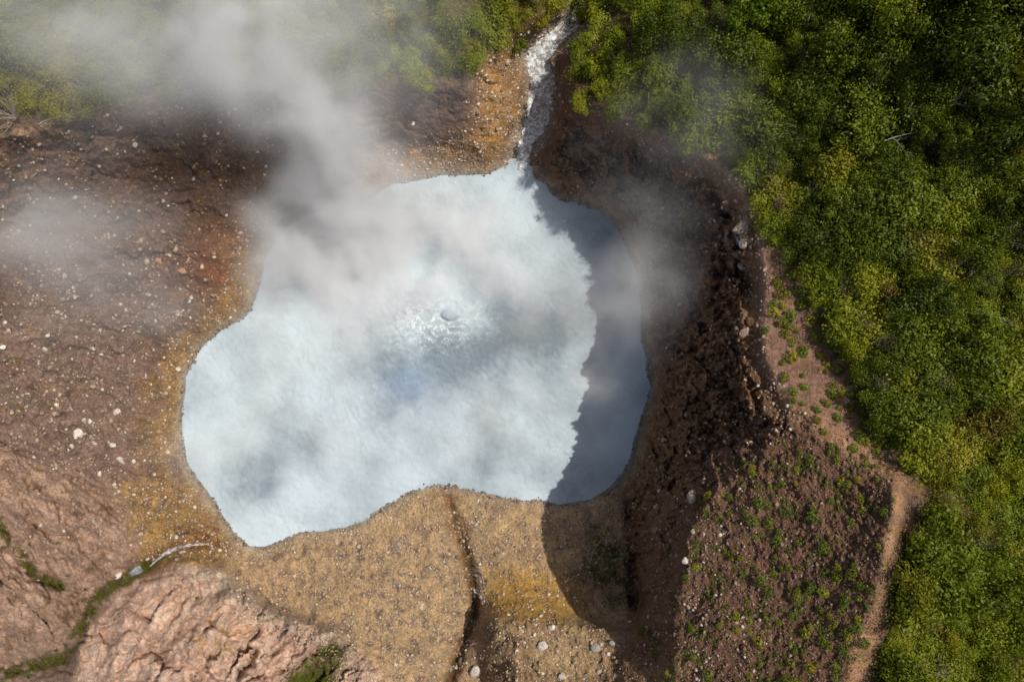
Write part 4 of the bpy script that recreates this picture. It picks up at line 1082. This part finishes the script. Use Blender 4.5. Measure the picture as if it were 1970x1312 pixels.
def steam(name, blobs, vox, nscale, lo, hi, label, seed, warp=2.0, mat=None):
    """blobs: (u, v, z, r_across, r_height, density)"""
    B = []
    for u, v, z, r, rz, d in blobs:
        x, y, _ = unproj(u, v, z); B.append((x, y, z, r, rz, d))
    mn = [min(b[i] - 2.0 * (b[3] if i < 2 else b[4]) for b in B) for i in range(3)]
    mx = [max(b[i] + 2.0 * (b[3] if i < 2 else b[4]) for b in B) for i in range(3)]
    mn[2] = max(mn[2], -0.3); mx[2] = min(mx[2], 80)
    g = bpy.data.node_groups.new(name, 'GeometryNodeTree')
    g.interface.new_socket('Geometry', in_out='OUTPUT', socket_type='NodeSocketGeometry')
    N, L = g.nodes.new, g.links.new
    out = N('NodeGroupOutput'); vc = N('GeometryNodeVolumeCube'); sm_ = N('GeometryNodeSetMaterial'); sm_.inputs['Material'].default_value = mat or M_STEAM
    vc.inputs['Min'].default_value = mn; vc.inputs['Max'].default_value = mx
    for i, ax in enumerate('XYZ'): vc.inputs['Resolution ' + ax].default_value = max(8, int((mx[i] - mn[i]) / vox))
    pos = N('GeometryNodeInputPosition').outputs[0]
    def M(op, a, b=None, c=None):
        n = N('ShaderNodeMath'); n.operation = op
        for i, x in enumerate((a, b, c)):
            if x is None: continue
            if isinstance(x, (int, float)): n.inputs[i].default_value = x
            else: L(x, n.inputs[i])
        return n.outputs[0]
    def VM(op, a, b):
        n = N('ShaderNodeVectorMath'); n.operation = op
        for i, x in enumerate((a, b)):
            if isinstance(x, tuple): n.inputs[i].default_value = x
            else: L(x, n.inputs[i])
        return n
    off = VM('ADD', pos, (seed * 13.7, seed * 7.1, seed * 3.3)).outputs[0]
    wn_ = N('ShaderNodeTexNoise'); wn_.inputs['Scale'].default_value = nscale * 0.5; wn_.inputs['Detail'].default_value = 2; L(off, wn_.inputs['Vector'])
    wv_ = VM('MULTIPLY', VM('SUBTRACT', wn_.outputs['Color'], (.5, .5, .5)).outputs[0], (warp * 4, warp * 4, warp * 3)).outputs[0]
    wp = VM('ADD', pos, wv_).outputs[0]
    acc = None
    for x, y, z, r, rz, d in B:
        q = VM('MULTIPLY', VM('SUBTRACT', wp, (x, y, z)).outputs[0], (1 / r, 1 / r, 1 / rz)).outputs[0]
        e = M('MULTIPLY', M('EXPONENT', M('MULTIPLY', VM('DOT_PRODUCT', q, q).outputs['Value'], -1.0)), d)
        acc = e if acc is None else M('ADD', acc, e)
    no = N('ShaderNodeTexNoise'); no.inputs['Scale'].default_value = nscale; no.inputs['Detail'].default_value = 6; no.inputs['Roughness'].default_value = 0.62
    L(VM('ADD', off, wv_).outputs[0], no.inputs['Vector'])
    mr = N('ShaderNodeMapRange'); mr.interpolation_type = 'SMOOTHSTEP'
    L(no.outputs[0], mr.inputs[0]); mr.inputs[1].default_value = lo; mr.inputs[2].default_value = hi
    den = M('MULTIPLY', acc, mr.outputs[0])
    den = M('MAXIMUM', M('SUBTRACT', den, 0.0006), 0.0)
    L(den, vc.inputs['Density']); L(vc.outputs[0], sm_.inputs['Geometry']); L(sm_.outputs[0], out.inputs[0])
    me = bpy.data.meshes.new(name); o = link(name, me)
    md = o.modifiers.new('steam', 'NODES'); md.node_group = g
    return tag(o, label, 'steam', None, 'stuff')

steam('steam_plume', [
 (710,450,3,6,4,.24),(620,440,4,6,4,.26),(560,420,5,5,4,.2),(650,390,7,5,5,.26),(655,330,12,4.5,5,.28),(620,260,18,4.2,5,.26),(560,185,24,4,5,.22),(490,110,30,4,5,.18),(440,40,35,4.2,5,.20),(410,-40,38,5,6,.20),
 (570,370,8,4.5,4,.14),(745,345,8,4,3,.13),(700,240,18,4,4,.05),(650,110,28,6,5,.055),(770,60,28,6,5,.045),(580,30,34,6,5,.06),(300,60,34,6,5,.09),(170,20,34,6.5,5,.075),(30,15,34,5,4,.045),(830,190,14,4,3,.05),(330,150,28,4,4,.035)],
 0.6, 0.15, 0.34, 0.65, 'tall grey white steam plume rising from the lake to the top left', 1, 1.6)
steam('steam_veil', [(20,330,22,7,4,.05),(120,370,19,7,4,.045),(50,440,18,8,4,.05),(200,450,15,7,4,.035),(325,600,7,3,2.5,.075),(260,540,10,7,3,.035),(380,480,8,6,3,.02),(100,540,14,7,3,.03)], 0.6, 0.13, 0.30, 0.68,
 'thin steam drifting over the left hillside', 2, 2.4)
steam('steam_veil', [(1270,520,13,3.5,5,.055),(1300,430,15,3.5,5,.055),(1265,620,8,3.5,4,.07),(1225,530,20,4.5,4,.055),(1170,610,19,4.5,4,.05),(1320,220,26,5,3,.03),(1400,260,27,4,3,.02),(1190,300,14,5,4,.02),(1230,390,12,4.5,4,.05),(1320,560,14,3,4,.04)], 0.6, 0.19, 0.30, 0.66,
 'grey steam drifting along the foot of the right crater wall', 3, 2.0)
steam('steam_veil', [(570,480,3,6,3,.15),(680,500,3,6,3,.22),(800,490,3.5,6,3,.24),(900,480,3.5,5.5,3,.22),(880,410,3,5,3,.10),(680,590,3,5,2.5,.17),(560,600,2.5,6,2.5,.08),(1000,540,4,6,3,.12),(1080,620,5,4.5,3,.09),(1140,720,6,3,3,.12),(600,720,2.5,6,2,.10),(470,760,2.5,5,2,.08),(900,820,2.5,6,2,.10),(420,870,2.5,5,2,.09),(990,790,3,5,2,.10),(640,860,2,5,2,.06)], 0.5, 0.17, 0.34, 0.66,
 'white mist hanging low over the boiling lake', 4, 1.2, M_MIST)
